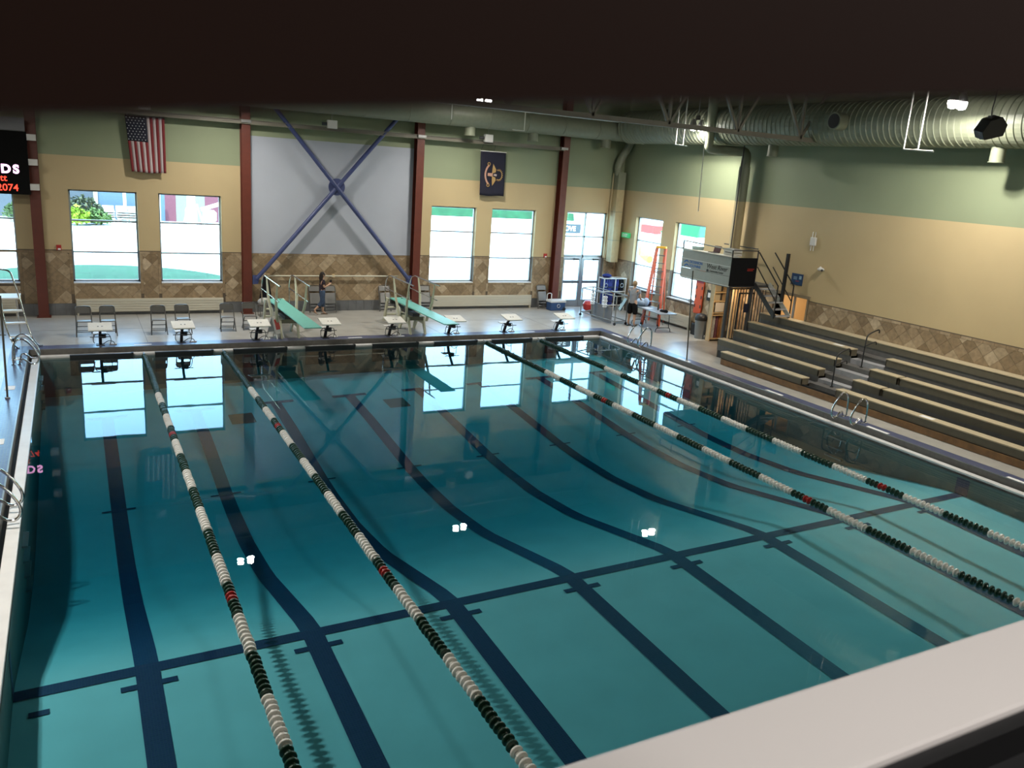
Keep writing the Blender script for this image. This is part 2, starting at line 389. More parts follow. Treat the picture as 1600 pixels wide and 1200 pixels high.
# deck
DL, DR, DF, DN = -.68, 17.77, .37, -23.8
b = MB().box(-16, DL, -24.4, YW, -.3, Z0).box(DR, XW, -24.4, YW, -.3, Z0).box(DL, DR, DF, YW, -.3, Z0).box(DL, DR, -24.4, DN, -.3, Z0)
b.box(DOORX[0], DOORX[1], YW, YW+.3, -.3, Z0-.002)
fl = b.build('floor', M['concrete'], label='pale concrete pool deck around the water', cat='floor', kind='structure', origin=(0, 0, 0))
b = MB(); h = Z0+.003
b.box(DL, DR+.36, DF, DF+.47, Z0-.01, h); b.box(DR, DR+.36, DN, DF, Z0-.01, h); b.box(DL-.42, DL, DN, DF+.47, Z0-.01, h)
b.build('edge_tile_band', M['mosaic'], fl, label='band of small blue mosaic tiles at the pool edge')
# expansion joints in the deck
b = MB()
for y in (2.9,): b.box(-16, XW, y, y+.012, Z0-.005, Z0+.0015)
for x in (2.3, 6.9, 11.5, 16.1): b.box(x, x+.012, DF+.5, YW, Z0-.005, Z0+.0015)
b.build('floor_joint', M['gray_face'], fl)
# ---- pool basin
def zbase(y):
    T = [(-23.6, -.95), (-17.5, -.80), (-14.3, -.70), (-11.2, -1.42), (-9.5, -1.60), (-8, -1.60), (-7, -1.54), (-4, -1.22), (-2, -1.07), (0.1, -.98)]
    for (a, za), (c, zc) in zip(T[:-1], T[1:]):
        if y <= c:
            t = (y-a)/(c-a); return za+(zc-za)*t
    return T[-1][1]
def zf(x, y): return zbase(y)*(1-.026*(x-4))
pool = thing('pool_basin', 'rectangular pale plaster swimming pool basin with a sloping deep end', 'pool', (0, 0, 0), kind='structure')
xs = [XL+(XR-XL)*i/18 for i in range(19)]; ys = [YN+(YF-YN)*j/70 for j in range(71)]
b = MB(); vs = [(x, y, zf(x, y)) for y in ys for x in xs]; fs = [(j*19+i, j*19+i+1, (j+1)*19+i+1, (j+1)*19+i) for j in range(70) for i in range(18)]
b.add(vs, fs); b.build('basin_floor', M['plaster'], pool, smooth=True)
b = MB()
def strip(b, pts, z1): # vertical wall strip from floor to z1
    n = len(pts); vs = [(x, y, zf(x, y)-.02) for x, y in pts]+[(x, y, z1) for x, y in pts]
    b.add(vs, [(i, i+1, n+i+1, n+i) for i in range(n-1)])
strip(b, [(XL, y) for y in ys], .0); strip(b, [(XR, y) for y in ys], .0); strip(b, [(x, YF) for x in xs], .0); strip(b, [(x, YN) for x in xs], .0)
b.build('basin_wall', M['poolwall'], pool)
# gutter: slot + white lip
b = MB(); zl = .045
b.box(XL-.18, XL, YN-.1, YF+.22, -.06, zl).box(XR, XR+.17, YN-.1, YF+.22, -.06, zl).box(XL-.18, XR+.17, YF+.03, YF+.22, -.06, zl).box(XL-.18, XR+.17, YN-.2, YN, -.06, zl)
b.build('gutter_lip', M['ledge'], pool, bevel=.012, label='white gutter lip at the water line')
b = MB()
b.box(DL-.004, DL+.003, DN, DF, -.1, Z0-.012).box(DR-.003, DR+.004, DN, DF, -.1, Z0-.012).box(DL, DR, DF-.003, DF+.004, -.1, Z0-.012)
b.build('gutter_wall', M['gray_face'], pool, label='grey upstand between deck and gutter')
b = MB().box(DL, XL-.17, DN, DF, -.1, -.05).box(XR+.16, DR, DN, DF, -.1, -.05).box(DL, DR, YF+.2, DF, -.1, -.05)
b.build('gutter_slot', M['black'], pool)
# thin steel edge line on the deck nosing
b = MB().box(DL-.018, DL+.004, DN, DF, Z0-.012, Z0+.006).box(DR-.004, DR+.016, DN, DF, Z0-.012, Z0+.006).box(DL, DR, DF-.004, DF+.016, Z0-.012, Z0+.006)
b.build('deck_nosing', M['steel'], pool, label='thin pale metal nosing')
def strip_y(b, x0, x1, ya, yb, dz=.006, n=40):
    pts = [ya+(yb-ya)*i/n for i in range(n+1)]
    vs = [(x0, y, zf(x0, y)+dz) for y in pts]+[(x1, y, zf(x1, y)+dz) for y in pts]
    b.add(vs, [(i, i+1, n+2+i, n+1+i) for i in range(n)])
def quad(b, x0, x1, y0, y1, dz=.008):
    n = max(1, int((x1-x0)/.9)); xx = [x0+(x1-x0)*i/n for i in range(n+1)]
    vs = [(x, y0, zf(x, y0)+dz) for x in xx]+[(x, y1, zf(x, y1)+dz) for x in xx]
    b.add(vs, [(i, i+1, n+2+i, n+1+i) for i in range(n)])
for k in range(8):
    xc = (k+.5)*LW; b = MB(); strip_y(b, xc-.145, xc+.145, YN+1.6, -1.95, .012)
    quad(b, xc-.5, xc+.5, -2.12, -1.95, .014)
    quad(b, xc-.32, xc+.32, -7.06, -7.0, .013)
    quad(b, xc-.33, xc+.33, -14.86, -14.76, .013)
    b.build('lane_line', M['lane'], pool)
b = MB(); quad(b, XL, XR, -14.57, -14.37, .010)
b.add([(XL+.006, -14.57, zf(XL, -14.5)), (XL+.006, -14.37, zf(XL, -14.5)), (XL+.006, -14.37, -.16), (XL+.006, -14.57, -.16)], [(0, 1, 2, 3)])
b.add([(XR-.006, -14.62, zf(XR, -14.5)), (XR-.006, -14.32, zf(XR, -14.5)), (XR-.006, -14.32, -.10), (XR-.006, -14.62, -.10)], [(0, 1, 2, 3)])
b.build('cross_line', M['lane'], pool, label='navy cross line where the floor starts to slope')
for x0 in (3.95, 8.28):
    b = MB(); quad(b, x0, x0+.62, -3.35, -2.65, .012); b.build('main_drain_grate', M['grate'], pool)
for x0 in (-.25,):
    b = MB(); quad(b, x0, x0+.22, -14.95, -14.85, .012); b.build('depth_tick', M['lane'], pool)
# ---- water
b = MB().box(XL-.01, XR+.01, YN-.01, YF+.01, -2.6, 0)
b.build('pool_water', M['water'], label='still blue green water filling the swimming pool', cat='water', kind='stuff')
# ---- deck depth plates
plates = [(1.92, .50, .46, .09), (8.18, .50, .46, .09), (9.6, .52, .5, .09), (14.5, .52, .55, .09), (16.9, .52, .3, .09)]
pl_lab = ['between the second and first starting blocks', 'between the two diving boards', 'left of the right diving board stand', 'left of the rightmost starting block', 'right of the rightmost starting block']
for (x, y, l_, w_), lab in zip(plates, pl_lab):
    MB().box(x, x+l_, y, y+w_, Z0+.003, Z0+.008).build('depth_marker', M['text_white'], fl)
for y in (-.9, -4.7, -8.7, -12.2, -15.8):
    MB().box(DR+.03, DR+.14, y, y+.62, Z0+.003, Z0+.008).build('depth_marker', M['text_white'], fl)
for y in (-.8, -3.7, -7.6, -11.5):
    MB().box(DL-.34, DL-.14, y, y+.32, Z0+.003, Z0+.008).build('depth_marker', M['text_white'], fl)

# ---- windows
def window(i, axis, a, b_, z0, z1, lab, rec=.2, muls=(2.22, 3.23)):
    """axis 'y': in far wall (s=x). axis 'x': in right wall (s=y)."""
    base = (a+b_)/2
    loc = (base, YW, z0) if axis == 'y' else (XW, base, z0)
    t = thing('window_%d' % i, lab, 'window', loc, kind='structure')
    D = YW if axis == 'y' else XW
    def bx(B, s0, s1, d0, d1, zz0, zz1):
        if axis == 'y': B.box(s0, s1, D+d0, D+d1, zz0, zz1)
        else: B.box(D+d0, D+d1, s0, s1, zz0, zz1)
    B = MB(); f = .05
    bx(B, a, a+f, rec-.05, rec+.05, z0, z1); bx(B, b_-f, b_, rec-.05, rec+.05, z0, z1); bx(B, a, b_, rec-.05, rec+.05, z1-f, z1); bx(B, a, b_, rec-.05, rec+.05, z0, z0+.07)
    B.build('window_frame', M['alum'], t)
    for mz in muls:
        B = MB(); bx(B, a+f, b_-f, rec-.045, rec+.045, mz-.025, mz+.025); B.build('mullion', M['alum'], t)
    zz = [z0+.07, *muls, z1-f]
    for q0, q1 in zip(zz[:-1], zz[1:]):
        B = MB(); bx(B, a+f, b_-f, rec-.004, rec+.004, q0, q1); B.build('pane', M['glass'], t)
    B = MB(); bx(B, a+.002, b_-.002, -.03, rec-.05, z0-.03, z0+.008); B.build('window_sill', M['white'], t)
labs = ['window partly cut off at the left edge, below the scoreboard', 'window right of the leftmost red column, bushes outside', 'window left of the second red column, white play tower outside',
        'left window of the pair below the navy flag', 'right window of the pair below the navy flag']
for i, (a, c) in enumerate(WINF): window(i+1, 'y', a, c, WZ[0], WZ[1], labs[i])
window(6, 'x', WINR[0][0], WINR[0][1], WZ[0], WZ[1], 'right wall window nearest the corner, behind the ladder')
window(7, 'x', WINR[1][0], WINR[1][1], WZ[0], WZ[1], 'right wall window beside the press box')
# ---- far door
dr = thing('door_1', 'glazed double door with transom windows in the far wall corner', 'door', ((DOORX[0]+DOORX[1])/2, YW, Z0), kind='structure')
a, c = DOORX; m_ = (a+c)/2; yd = YW+.18
B = MB()
for x0, x1 in ((a, a+.06), (c-.06, c), (m_-.03, m_+.03)): B.box(x0, x1, yd-.05, yd+.05, Z0, 4.22)
for z0, z1 in ((4.16, 4.22), (3.15, 3.21), (2.28, 2.40)): B.box(a, c, yd-.05, yd+.05, z0, z1)
B.build('door_frame', M['alum'], dr)
for x0, x1 in ((a+.06, m_-.03), (m_+.03, c-.06)):
    for z0, z1 in ((2.40, 3.15), (3.21, 4.16)): MB().box(x0, x1, yd-.004, yd+.004, z0, z1).build('pane', M['glass'], dr)
    L_ = MB(); L_.box(x0+.01, x0+.09, yd-.04, yd+.02, Z0+.01, 2.27).box(x1-.09, x1-.01, yd-.04, yd+.02, Z0+.01, 2.27)
    L_.box(x0+.09, x1-.09, yd-.04, yd+.02, Z0+.01, Z0+.28).box(x0+.09, x1-.09, yd-.04, yd+.02, 2.17, 2.27).box(x0+.09, x1-.09, yd-.04, yd+.02, 1.18, 1.30)
    lf = L_.build('door_leaf', M['alum'], dr)
    for z0, z1 in ((Z0+.28, 1.18), (1.30, 2.17)): MB().box(x0+.09, x1-.09, yd-.012, yd-.004, z0, z1).build('pane', M['glass'], lf)
    MB().tube([(x0+.06, yd-.08, 1.24), (x1-.06, yd-.08, 1.24)], .02).build('push_bar', M['dark'], lf)
    MB().box(x1-.4, x1-.15, yd-.11, yd-.04, 2.19, 2.25).build('door_closer', M['dark'], lf)

# ---- tiles
def clip(poly, x0, x1, y0, y1):
    def cl(P, f, inter):
        out = []
        for i in range(len(P)):
            p, q = P[i], P[(i+1) % len(P)]; fp, fq = f(p), f(q)
            if fp: out.append(p)
            if fp != fq: out.append(inter(p, q))
        return out
    def ix(v): return lambda p, q: (v, p[1]+(q[1]-p[1])*(v-p[0])/(q[0]-p[0]))
    def iy(v): return lambda p, q: (p[0]+(q[0]-p[0])*(v-p[1])/(q[1]-p[1]), v)
    for f, g in ((lambda p: p[0] >= x0, ix(x0)), (lambda p: p[0] <= x1, ix(x1)), (lambda p: p[1] >= y0, iy(y0)), (lambda p: p[1] <= y1, iy(y1))):
        if not poly: return poly
        poly = cl(poly, f, g)
    return poly
def area(p): return abs(sum(p[i][0]*p[(i+1) % len(p)][1]-p[(i+1) % len(p)][0]*p[i][1] for i in range(len(p))))/2
TCACHE = {}
def tile_obj(poly, axis, D, parent, matl, name='tile'):
    cx = sum(p[0] for p in poly)/len(poly); cy = sum(p[1] for p in poly)/len(poly)
    rel = [(round(p[0]-cx, 3), round(p[1]-cy, 3)) for p in poly]
    key = (axis, matl.name, tuple(rel)); pr = round(random.uniform(0, .003), 4)
    me = TCACHE.get(key)
    if me is None:
        q = MB(); q.prism(rel, axis, 0, -.014); me = bpy.data.meshes.new('tile'); me.from_pydata(q.v, [], q.f)
        bm = bmesh.new(); bm.from_mesh(me); bmesh.ops.recalc_face_normals(bm, faces=bm.faces); bm.to_mesh(me); bm.free()
        me.materials.append(matl); TCACHE[key] = me
    o = bpy.data.objects.new(name, me); col.objects.link(o); o.parent = parent; KIDS.setdefault(parent.name, []).append(o)
    off = ABS[parent.name]; P = (cx, D-pr, cy) if axis == 'y' else (D-pr, cx, cy)
    o.location = Vector(P)-off
HD = .2157
def tile_band(regs, axis, D, parent, x0, x1, z0, z1, borders):
    items = []
    i0, i1 = int(x0/HD)-2, int(x1/HD)+2
    for i in range(i0, i1):
        for j in range(-1, int((z1-z0)/HD)+3):
            if (i+j) % 2: continue
            cx, cz = i*HD+.05, z0+j*HD; hh = HD-.004
            P = [(cx-hh, cz), (cx, cz-hh), (cx+hh, cz), (cx, cz+hh)]
            for r in regs:
                q = clip(P, r[0]+.003, r[1]-.003, r[2]+.003, r[3]-.003)
                if len(q) >= 3 and area(q) > .0012: items.append((area(q), q))
    for (a, b_, c, d) in borders:      # straight narrow border tiles
        if b_-a > d-c:
            n = max(1, round((b_-a)/.31)); st = (b_-a)/n
            for k in range(n): items.append((.2, [(a+k*st+.003, c+.003), (a+(k+1)*st-.003, c+.003), (a+(k+1)*st-.003, d-.003), (a+k*st+.003, d-.003)]))
        else:
            n = max(1, round((d-c)/.31)); st = (d-c)/n
            for k in range(n): items.append((.05, [(a+.003, c+k*st+.003), (b_-.003, c+k*st+.003), (b_-.003, c+(k+1)*st-.003), (a+.003, c+(k+1)*st-.003)]))
    items.sort(key=lambda t: -t[0])
    for ar, q in items[:300]: tile_obj(q, axis, D, parent, M['tile'])
    if len(items) > 300:
        B = MB()
        for ar, q in items[300:]: B.prism(q, axis, D, D-.014)
        B.build('tile_offcuts', M['tile'], parent, kind='stuff')
zt = 2.28; zb = .57
regs = []; bord = []
edges = [-3.6]
solid = []; cur = -6
for a, c in WINF+[DOORX]:
    solid.append((cur, a)); cur = c
solid.append((cur, XW))
for a, c in solid:
    if c < -3: continue
    a = max(a, -1.0)
    l_ = a+(.09 if a > -1.1 else 0); r_ = c-(.09 if c < 21 else 0)
    regs.append((l_, r_, zb, zt-.08)); bord.append((a, c, zt-.08, zt))
    bord.append((a, l_, zb+.3, zt-.08)) if l_ > a else None
    if r_ < c: bord.append((r_, c, zb+.3, zt-.08))
for a, c in WINF[1:]:
    regs.append((a, c, zb, WZ[0]-.11)); bord.append((a, c, WZ[0]-.11, WZ[0]-.03))
regs.append((WINF[0][0]+.8, WINF[0][1], zb, WZ[0]-.11))
tile_band(regs, 'y', YW, wf, -3, XW, zb, zt-.08, bord)
# grey base tiles along the far wall
x = -2.2
while x < DOORX[0]-.3:
    tile_obj([(x+.003, Z0+.005), (x+.30, Z0+.005), (x+.30, zb-.003), (x+.003, zb-.003)], 'y', YW, wf, M['base_tile'], 'base_tile'); x += .303
regs = [(-15.5, -5.75, 1.45, zt-.08), (-4.2, -.3, zb, zt-.08), (-.3, 1.5, zb, WZ[0]-.11), (1.5, 2.3, zb, zt-.08), (2.3, 4.12, zb, WZ[0]-.11), (4.12, YW, zb, zt-.08)]
bord = [(-15.5, -5.75, zt-.08, zt), (-4.2, -.3, zt-.08, zt), (1.5, 2.3, zt-.08, zt), (4.12, YW, zt-.08, zt)]
tile_band(regs, 'x', XW, wr, -15.5, YW, zb, zt-.08, bord)
# pale blue-grey panel between columns
MB().box(6.05, 12.02, YW-.02, YW, zt+.005, 6.26).build('wall_panel', M['screen'], wf, label='large pale blue grey panel between two red columns')
# green window/beige doorway in right wall: small warm-lit room beyond
B = MB(); x0 = XW+.3; 
B.box(x0, x0+2.2, -6.8, -6.7, -.1, 3.0).box(x0, x0+2.2, -3.4, -3.3, -.1, 3.0).box(x0+2.2, x0+2.3, -6.8, -3.3, -.1, 3.0).box(x0, x0+2.3, -6.8, -3.3, 2.9, 3.0).box(x0, x0+2.3, -6.8, -3.3, -.1, Z0)
B.build('wall_side_room', M['warm_wall'], label='warm lit room seen through the doorway beside the stairs', cat='wall', kind='structure')
d2 = thing('door_2', 'doorway in the right wall beside the press box stairs', 'door', (XW, -5, Z0), kind='structure')
MB().box(XW-.02, XW+.3, -5.72, -5.66, Z0, 2.42).box(XW-.02, XW+.3, -4.33, -4.27, Z0, 2.42).box(XW-.03, XW+.3, -5.78, -4.2, 2.34, 2.44).build('door_frame', mat('doorway_trim', (.25, .2, .13), .6), d2)
MB().box(XW+.1, XW+.16, -5.05, -4.99, Z0, 2.34).build('door_post', M['alum'], d2)
rl = bpy.data.lights.new('side_room_light', 'AREA'); rl.energy = 55; rl.size = .6; rl.color = (1, .8, .5)
ro = bpy.data.objects.new('side_room_light', rl); col.objects.link(ro); ro.location = (x0+1, -5, 2.85)
# tables/things in side room
t = thing('desk', 'small dark desk in the room beyond the doorway', 'desk', (XW+.9, -5.3, Z0))
MB().box(XW+.6, XW+1.3, -5.65, -5.1, 1.62, 1.66).build('desk_top', M['white'], t)
for q in ((XW+.63, -5.62), (XW+1.27, -5.62), (XW+.63, -5.13), (XW+1.27, -5.13)): MB().box(q[0]-.02, q[0]+.02, q[1]-.02, q[1]+.02, Z0, 1.62).build('leg', M['dark'], t)
MB().hexa([(XW+.7, -5.58, 1.66), (XW+1.1, -5.58, 1.66), (XW+1.1, -5.2, 1.66), (XW+.7, -5.2, 1.66)], [(XW+.8, -5.5, 1.95), (XW+1.05, -5.5, 1.95), (XW+1.05, -5.25, 1.95), (XW+.8, -5.25, 1.95)]).build('monitor', M['black'], label='black sloped monitor on the desk beyond the doorway', cat='monitor')
# ================================================================== STEEL, DUCTS, LAMPS
cl = ['leftmost red brown steel column, partly behind the scoreboard', 'red brown steel column left of the blue cross brace', 'red brown steel column right of the blue cross brace', 'rightmost red brown steel column, beside the glazed door']
for x, lab in zip((-.40, 5.89, 12.16, 18.45), cl):
    t = thing('steel_column', lab, 'column', (x, 5.15, Z0), 'red brown columns along the far wall')
    B = MB(); f = .145
    B.box(x-f, x+f, 5.0, 5.02, Z0, 9.3).box(x-f, x+f, 5.315, 5.335, Z0, 9.3).box(x-.01, x+.01, 5.02, 5.315, Z0, 9.3)
    B.build('column_shaft', M['red_steel'], t)
    MB().box(x-.2, x+.2, 4.95, YW-.016, Z0, Z0+.025).build('base_plate', M['red_steel'], t)
# blue X brace
t = thing('cross_brace', 'dark blue steel cross brace with a round centre plate', 'brace', (9.02, 5.0, 1.2))
cx, cz = 9.02, 4.72
for p, q in (((6.2, 5.04, 1.42), (12.0, 5.04, 8.15)), ((11.85, 5.0, 1.42), (6.05, 5.0, 8.15))):
    B = MB(); B.tube([p, q], .075, 12); B.build('brace_tube', M['blue_steel'], t, smooth=True)
B = MB(); B.lathe([(5.03, .30), (5.05, .30)], (cx, 0, cz), 'y', 28); B.build('centre_plate', M['blue_steel'], t)
for x, s in ((6.2, 1), (11.85, -1)):
    B = MB(); B.hexa([(x-.14*s, 5.0, 1.24), (x+.04*s, 5.0, 1.24), (x+.04*s, 5.06, 1.24), (x-.14*s, 5.06, 1.24)], [(x-.14*s, 5.0, 1.55), (x+.12*s, 5.0, 1.55), (x+.12*s, 5.06, 1.55), (x-.14*s, 5.06, 1.55)])
    B.build('gusset_plate', M['blue_steel'], t)
# long girder across the columns
t = thing('wall_girder', 'long grey green steel channel across the far wall columns', 'beam', (9, 4.9, 6.62))
B = MB(); B.box(-.6, 18.35, 4.93, 4.995, 6.62, 6.64).box(-.6, 18.35, 4.93, 4.995, 6.74, 6.76).box(-.6, 18.35, 4.975, 4.995, 6.62, 6.76); B.build('channel', M['truss'], t)
for x in (-.40, 5.89, 12.16, 18.3): MB().box(x-.16, x+.16, 4.90, 4.96, 6.66, 6.75).build('clamp_bracket', M['steel'], t)
# white boxes (heat detectors / speakers) on the girder
for x, z, lab in ((2.78, 6.93, 'small white box above the striped flag'), (8.75, 6.84, 'small white box on the girder above the cross brace'), (14.8, 6.84, 'small white box on the girder above the navy flag')):
    t = thing('junction_box', lab, 'box', (x, 4.8, z-.14), 'white boxes along the girder')
    MB().box(x-.17, x+.17, 4.70, 4.86, z-.14, z+.14).build('housing', M['white'], t, bevel=.015)
    B = MB(); B.tube([(x-.17, 4.8, z), (x-.34, 4.85, z)], .06, 10); B.build('side_arm', M['dark'], t)
    B = MB(); B.tube([(x, 4.8, z+.14), (x, 4.8, 9.3)], .008, 6); B.build('hanger_rod', M['steel'], t)
# far wall duct
def taps(t, pts, r, h, m):
    for p in pts:
        B = MB(); B.lathe([(p[2], r), (p[2]-h+.02, r), (p[2]-h+.02, r+.02), (p[2]-h, r+.02), (p[2]-h, r-.02)], (p[0], p[1], 0), 'z', 20); B.build('outlet_collar', m, t, smooth=True)
t = thing('air_duct', 'long round duct running along the top of the far wall', 'duct', (12, 4.55, 7.1))
B = MB(); R_ = .42; B.tube([(4.6, 4.5, 7.58), (20.7, 4.5, 7.58), (21.0, 4.3, 7.58)], R_, 24); B.build('duct_run', M['duct'], t, smooth=True)
for x in [5+1.6*i for i in range(10)]:
    B = MB(); B.lathe([(x-.02, R_+.012), (x+.02, R_+.012)], (0, 4.5, 7.58), 'x', 24); B.build('joint_band', M['duct'], t)
taps(t, [(13.9, 4.55, 7.25), (16.6, 4.55, 7.25), (20.0, 4.55, 7.25)], .20, .38, M['duct'])
# right wall big spiral duct
t = thing('spiral_duct', 'big spiral ribbed duct along the top of the right wall', 'duct', (20.75, -10, 7.1))
R_ = .62; cx, cz = 20.75, 7.72
prof = []; y = -23
while y < 3.9:
    prof += [(y, R_), (y+.13, R_), (y+.145, R_+.018), (y+.165, R_+.018), (y+.18, R_)]; y += .19
B = MB(); B.lathe(prof, (cx, 0, cz), 'y', 36); B.build('duct_run', M['duct'], t, smooth=False)
taps(t, [(20.75, -11.6, 7.2), (20.75, -4.05, 7.2)], .17, .45, M['duct'])
B = MB(); B.lathe([(19.8, .24), (20.2, .24)], (0, -7.2, 7.72), 'x', 20); B.build('side_outlet', M['duct'], t, smooth=True)
B = MB(); B.lathe([(19.795, .2), (19.81, .2)], (0, -7.2, 7.72), 'x', 20); B.build('side_outlet_opening', M['black'], t)
# corner downpipe duct
t = thing('drop_duct', 'rectangular beige and green drop duct in the far right corner', 'duct', (21.2, 5.1, 2.2))
B = MB(); B.tube(smooth_path([(21.75-.28, 4.75, 7.5), (21.35, 4.8, 7.0), (21.2, 5.0, 6.6), (21.05, 5.08, 6.1), (21.22, 5.1, 5.8)], 2), .16, 14); B.build('flexible_elbow', M['duct'], t, smooth=True)
MB().box(21.05, 21.42, 4.92, 5.28, 5.23, 5.95).build('duct_upper', M['duct'], t)
MB().box(21.05, 21.42, 4.92, 5.28, 2.18, 5.23).build('duct_lower', M['duct_beige'], t)
for z in (3.1, 4.3): MB().box(21.04, 21.43, 4.91, 5.29, z, z+.02).build('seam', M['duct'], t)
B = MB(); B.tube([(20.98, 5.2, 5.9), (20.98, 5.2, 2.5)], .018, 6); B.tube([(20.98, 5.2, 2.8), (20.92, 5.2, 2.8), (20.92, 5.2, 2.25), (20.98, 5.2, 2.25)], .015, 6); B.build('conduit', M['duct_beige'], t)
# second drop duct beside the press box
t = thing('drop_duct', 'tall round drop duct rising from behind the press box', 'duct', (21.2, -2.3, 3.4))
B = MB(); B.tube(smooth_path([(20.10, -1.64, 8.6), (20.10, -1.64, 7.3), (20.10, -1.64, 6.95), (20.3, -1.75, 6.90), (20.9, -2.15, 6.90), (21.2, -2.38, 6.90), (21.2, -2.38, 6.4)], 2), .16, 18); B.build('upper_elbow', M['duct'], t, smooth=True)
B = MB(); B.tube([(21.2, -2.38, 6.4), (21.2, -2.38, 5.23)], .19, 18); B.build('duct_upper', M['duct'], t, smooth=True)
B = MB(); B.tube([(21.2, -2.38, 5.23), (21.2, -2.38, 2.7)], .19, 18); B.build('duct_lower', M['duct_beige'], t, smooth=True)
B = MB(); B.tube([(20.98, -2.45, 7.2), (20.98, -2.45, 3.5)], .02, 6); B.build('conduit', M['dark'], t)
# roof truss
t = thing('roof_truss', 'open web steel roof truss ending at the right wall', 'truss', (10, -6, 7.15))
B = MB(); B.box(-5.9, 21.5, -6.08, -6.0, 7.16, 7.18).box(-5.9, 21.5, -5.98, -5.9, 7.16, 7.18).box(-5.9, 21.5, -6.02, -6.0, 7.16, 7.29).box(-5.9, 21.5, -5.98, -5.96, 7.16, 7.29); B.build('bottom_chord', M['truss'], t)
B = MB(); B.box(-5.9, 21.5, -6.07, -5.91, 9.0, 9.25); B.build('top_chord', M['truss'], t)
for i in range(7):
    x = 5.1+2.45*i*1.0+0.05
    for dx in (-1.15, 0, 1.15):
        if x+dx > 21.4: continue
        B = MB(); B.beam((x, -5.99, 7.24), (x+dx, -5.99, 9.1), .07, .07, (0, 1, 0)); B.build('web_member', M['truss'], t)
# thin white ceiling lines (sprinkler pipes)
def pipe_thing(pts_list, lab, r=.017, name='sprinkler_pipe', m='pipe'):
    p0 = pts_list[0][0]; t = thing(name, lab, 'pipe', p0, 'white ceiling pipes')
    for pts in pts_list:
        B = MB(); B.tube(pts, r, 7); B.build('pipe_run', M[m], t, smooth=True)
pipe_thing([[(4.2, 4.0, 7.9), (21.3, 4.0, 7.87)]], 'long thin white pipe along the far wall near the ceiling')
pipe_thing([[(20.72, 4.0, 7.87), (20.72, 4.0, 7.15), (21.5, 4.0, 7.13)]], 'L shaped thin white pipe in the far right corner')
pipe_thing([[(12.9, 4.0, 7.87), (12.9, 4.0, 7.35)], [(15.9, 4.0, 7.87), (15.9, 4.0, 7.2), (15.4, 4.0, 7.2)]], 'short white drop pipes left of the rightmost column')
pipe_thing([[(18.5, -10.66, 9.3), (18.5, -10.66, 6.9), (18.5, -11.48, 6.86)], [(18.7, -10.9, 9.3), (18.7, -10.9, 6.88)]], 'L shaped white pipe hanging in front of the spiral duct', .022)
pipe_thing([[(19.1, -1.1, 9.3), (19.1, -1.1, 6.98), (19.1, -1.75, 6.93)], [(19.25, -1.3, 9.3), (19.25, -1.3, 6.97)]], 'L shaped white pipe hanging above the press box', .022)
t = thing('hanging_rod', 'long thin white rod hanging down above the leaning pole', 'rod', (18.0, -3.95, 4.9))
B = MB(); B.tube([(18.0, -3.9, 7.2), (17.93, -4.1, 4.9)], .014, 6); B.build('rod', M['pipe'], t)
B = MB(); B.tube([(18.0, -3.9, 7.2), (18.0, -3.9, 9.3)], .006, 5); B.build('cord', M['pipe'], t)
# lamps
lamp_lab = ['twin lamp over the far deck near the striped flag', 'twin lamp over the far deck near the navy flag', 'bright twin lamp near the press box duct', 'bright twin lamp by the big spiral duct, top right of the photo',
            'twin lamp over the middle of the near pool half', 'twin lamp over the left of the near pool half', 'twin lamp over the left pool deck, far half', 'twin lamp over the left pool deck, near half', 'twin lamp nearest the viewing window, right']
for i, ((x, y, z), lab) in enumerate(zip(LAMPS, lamp_lab)):
    t = thing('ceiling_lamp', lab, 'lamp', (x, y, z), 'twin reflector lamps hung from the ceiling')
    MB().box(x-.06, x+.06, y-.05, y+.05, z+.22, z+.36).build('ballast_box', M['dark'], t)
    B = MB(); B.tube([(x, y, z+.36), (x, y, 9.3)], .012, 6); B.build('hanger', M['steel'], t)
    for s in (-1, 1):
        B = MB(); xx = x+s*.165
        B.lathe([(z+.02, .125), (z+.05, .12), (z+.14, .09), (z+.24, .05)], (xx, y, 0), 'z', 18); B.build('reflector', M['steel'], t, smooth=True)
        B = MB(); B.lathe([(z-.15, .05), (z-.13, .09), (z-.04, .115), (z+.02, .11)], (xx, y, 0), 'z', 18); B.build('diffuser', M['lamp'], t, smooth=True)
    for s in (-1, 1):
        ld = bpy.data.lights.new('lamp_light', 'AREA'); ld.shape = 'DISK'; ld.size = .24; ld.energy = LAMP_W*LAMP_K[i]/2; ld.color = (1, .955, .86); ld.spread = math.radians(150 if i < 2 else 178)
        lo = bpy.data.objects.new('lamp_light', ld); col.objects.link(lo); lo.location = (x+s*.165, y, z-.16)
# black hanging speaker
t = thing('hanging_speaker', 'black angular loudspeaker hung from a cable before the spiral duct', 'speaker', (17.9, -13.1, 7.1))
B = MB(); c = Vector((17.9, -13.15, 7.33))
pr = [(-.24, -.16), (.16, -.22), (.28, -.02), (.2, .18), (-.06, .2), (-.26, .02)]
R3 = Matrix.Rotation(math.radians(-28), 3, 'Y')@Matrix.Rotation(math.radians(-25), 3, 'Z')
vs = [c+R3@Vector((u, -.17, v)) for u, v in pr]+[c+R3@Vector((u, .17, v)) for u, v in pr]
B.add(vs, [(5, 4, 3, 2, 1, 0), (6, 7, 8, 9, 10, 11)]+[(i, (i+1) % 6, 6+(i+1) % 6, 6+i) for i in range(6)])
B.build('speaker_box', M['black'], t, bevel=.01)
MB().beam(c+R3@Vector((-.16, 0, -.19)), c+R3@Vector((.16, 0, -.225)), .3, .02).build('speaker_grille', M['dark'], t)
B = MB(); B.tube(smooth_path([c+Vector((0, 0, .18)), c+Vector((-.06, 0, .35)), c+Vector((.0, 0, .6)), c+Vector((0, 0, 1.97))], 2), .014, 6); B.build('cable', M['dark'], t)
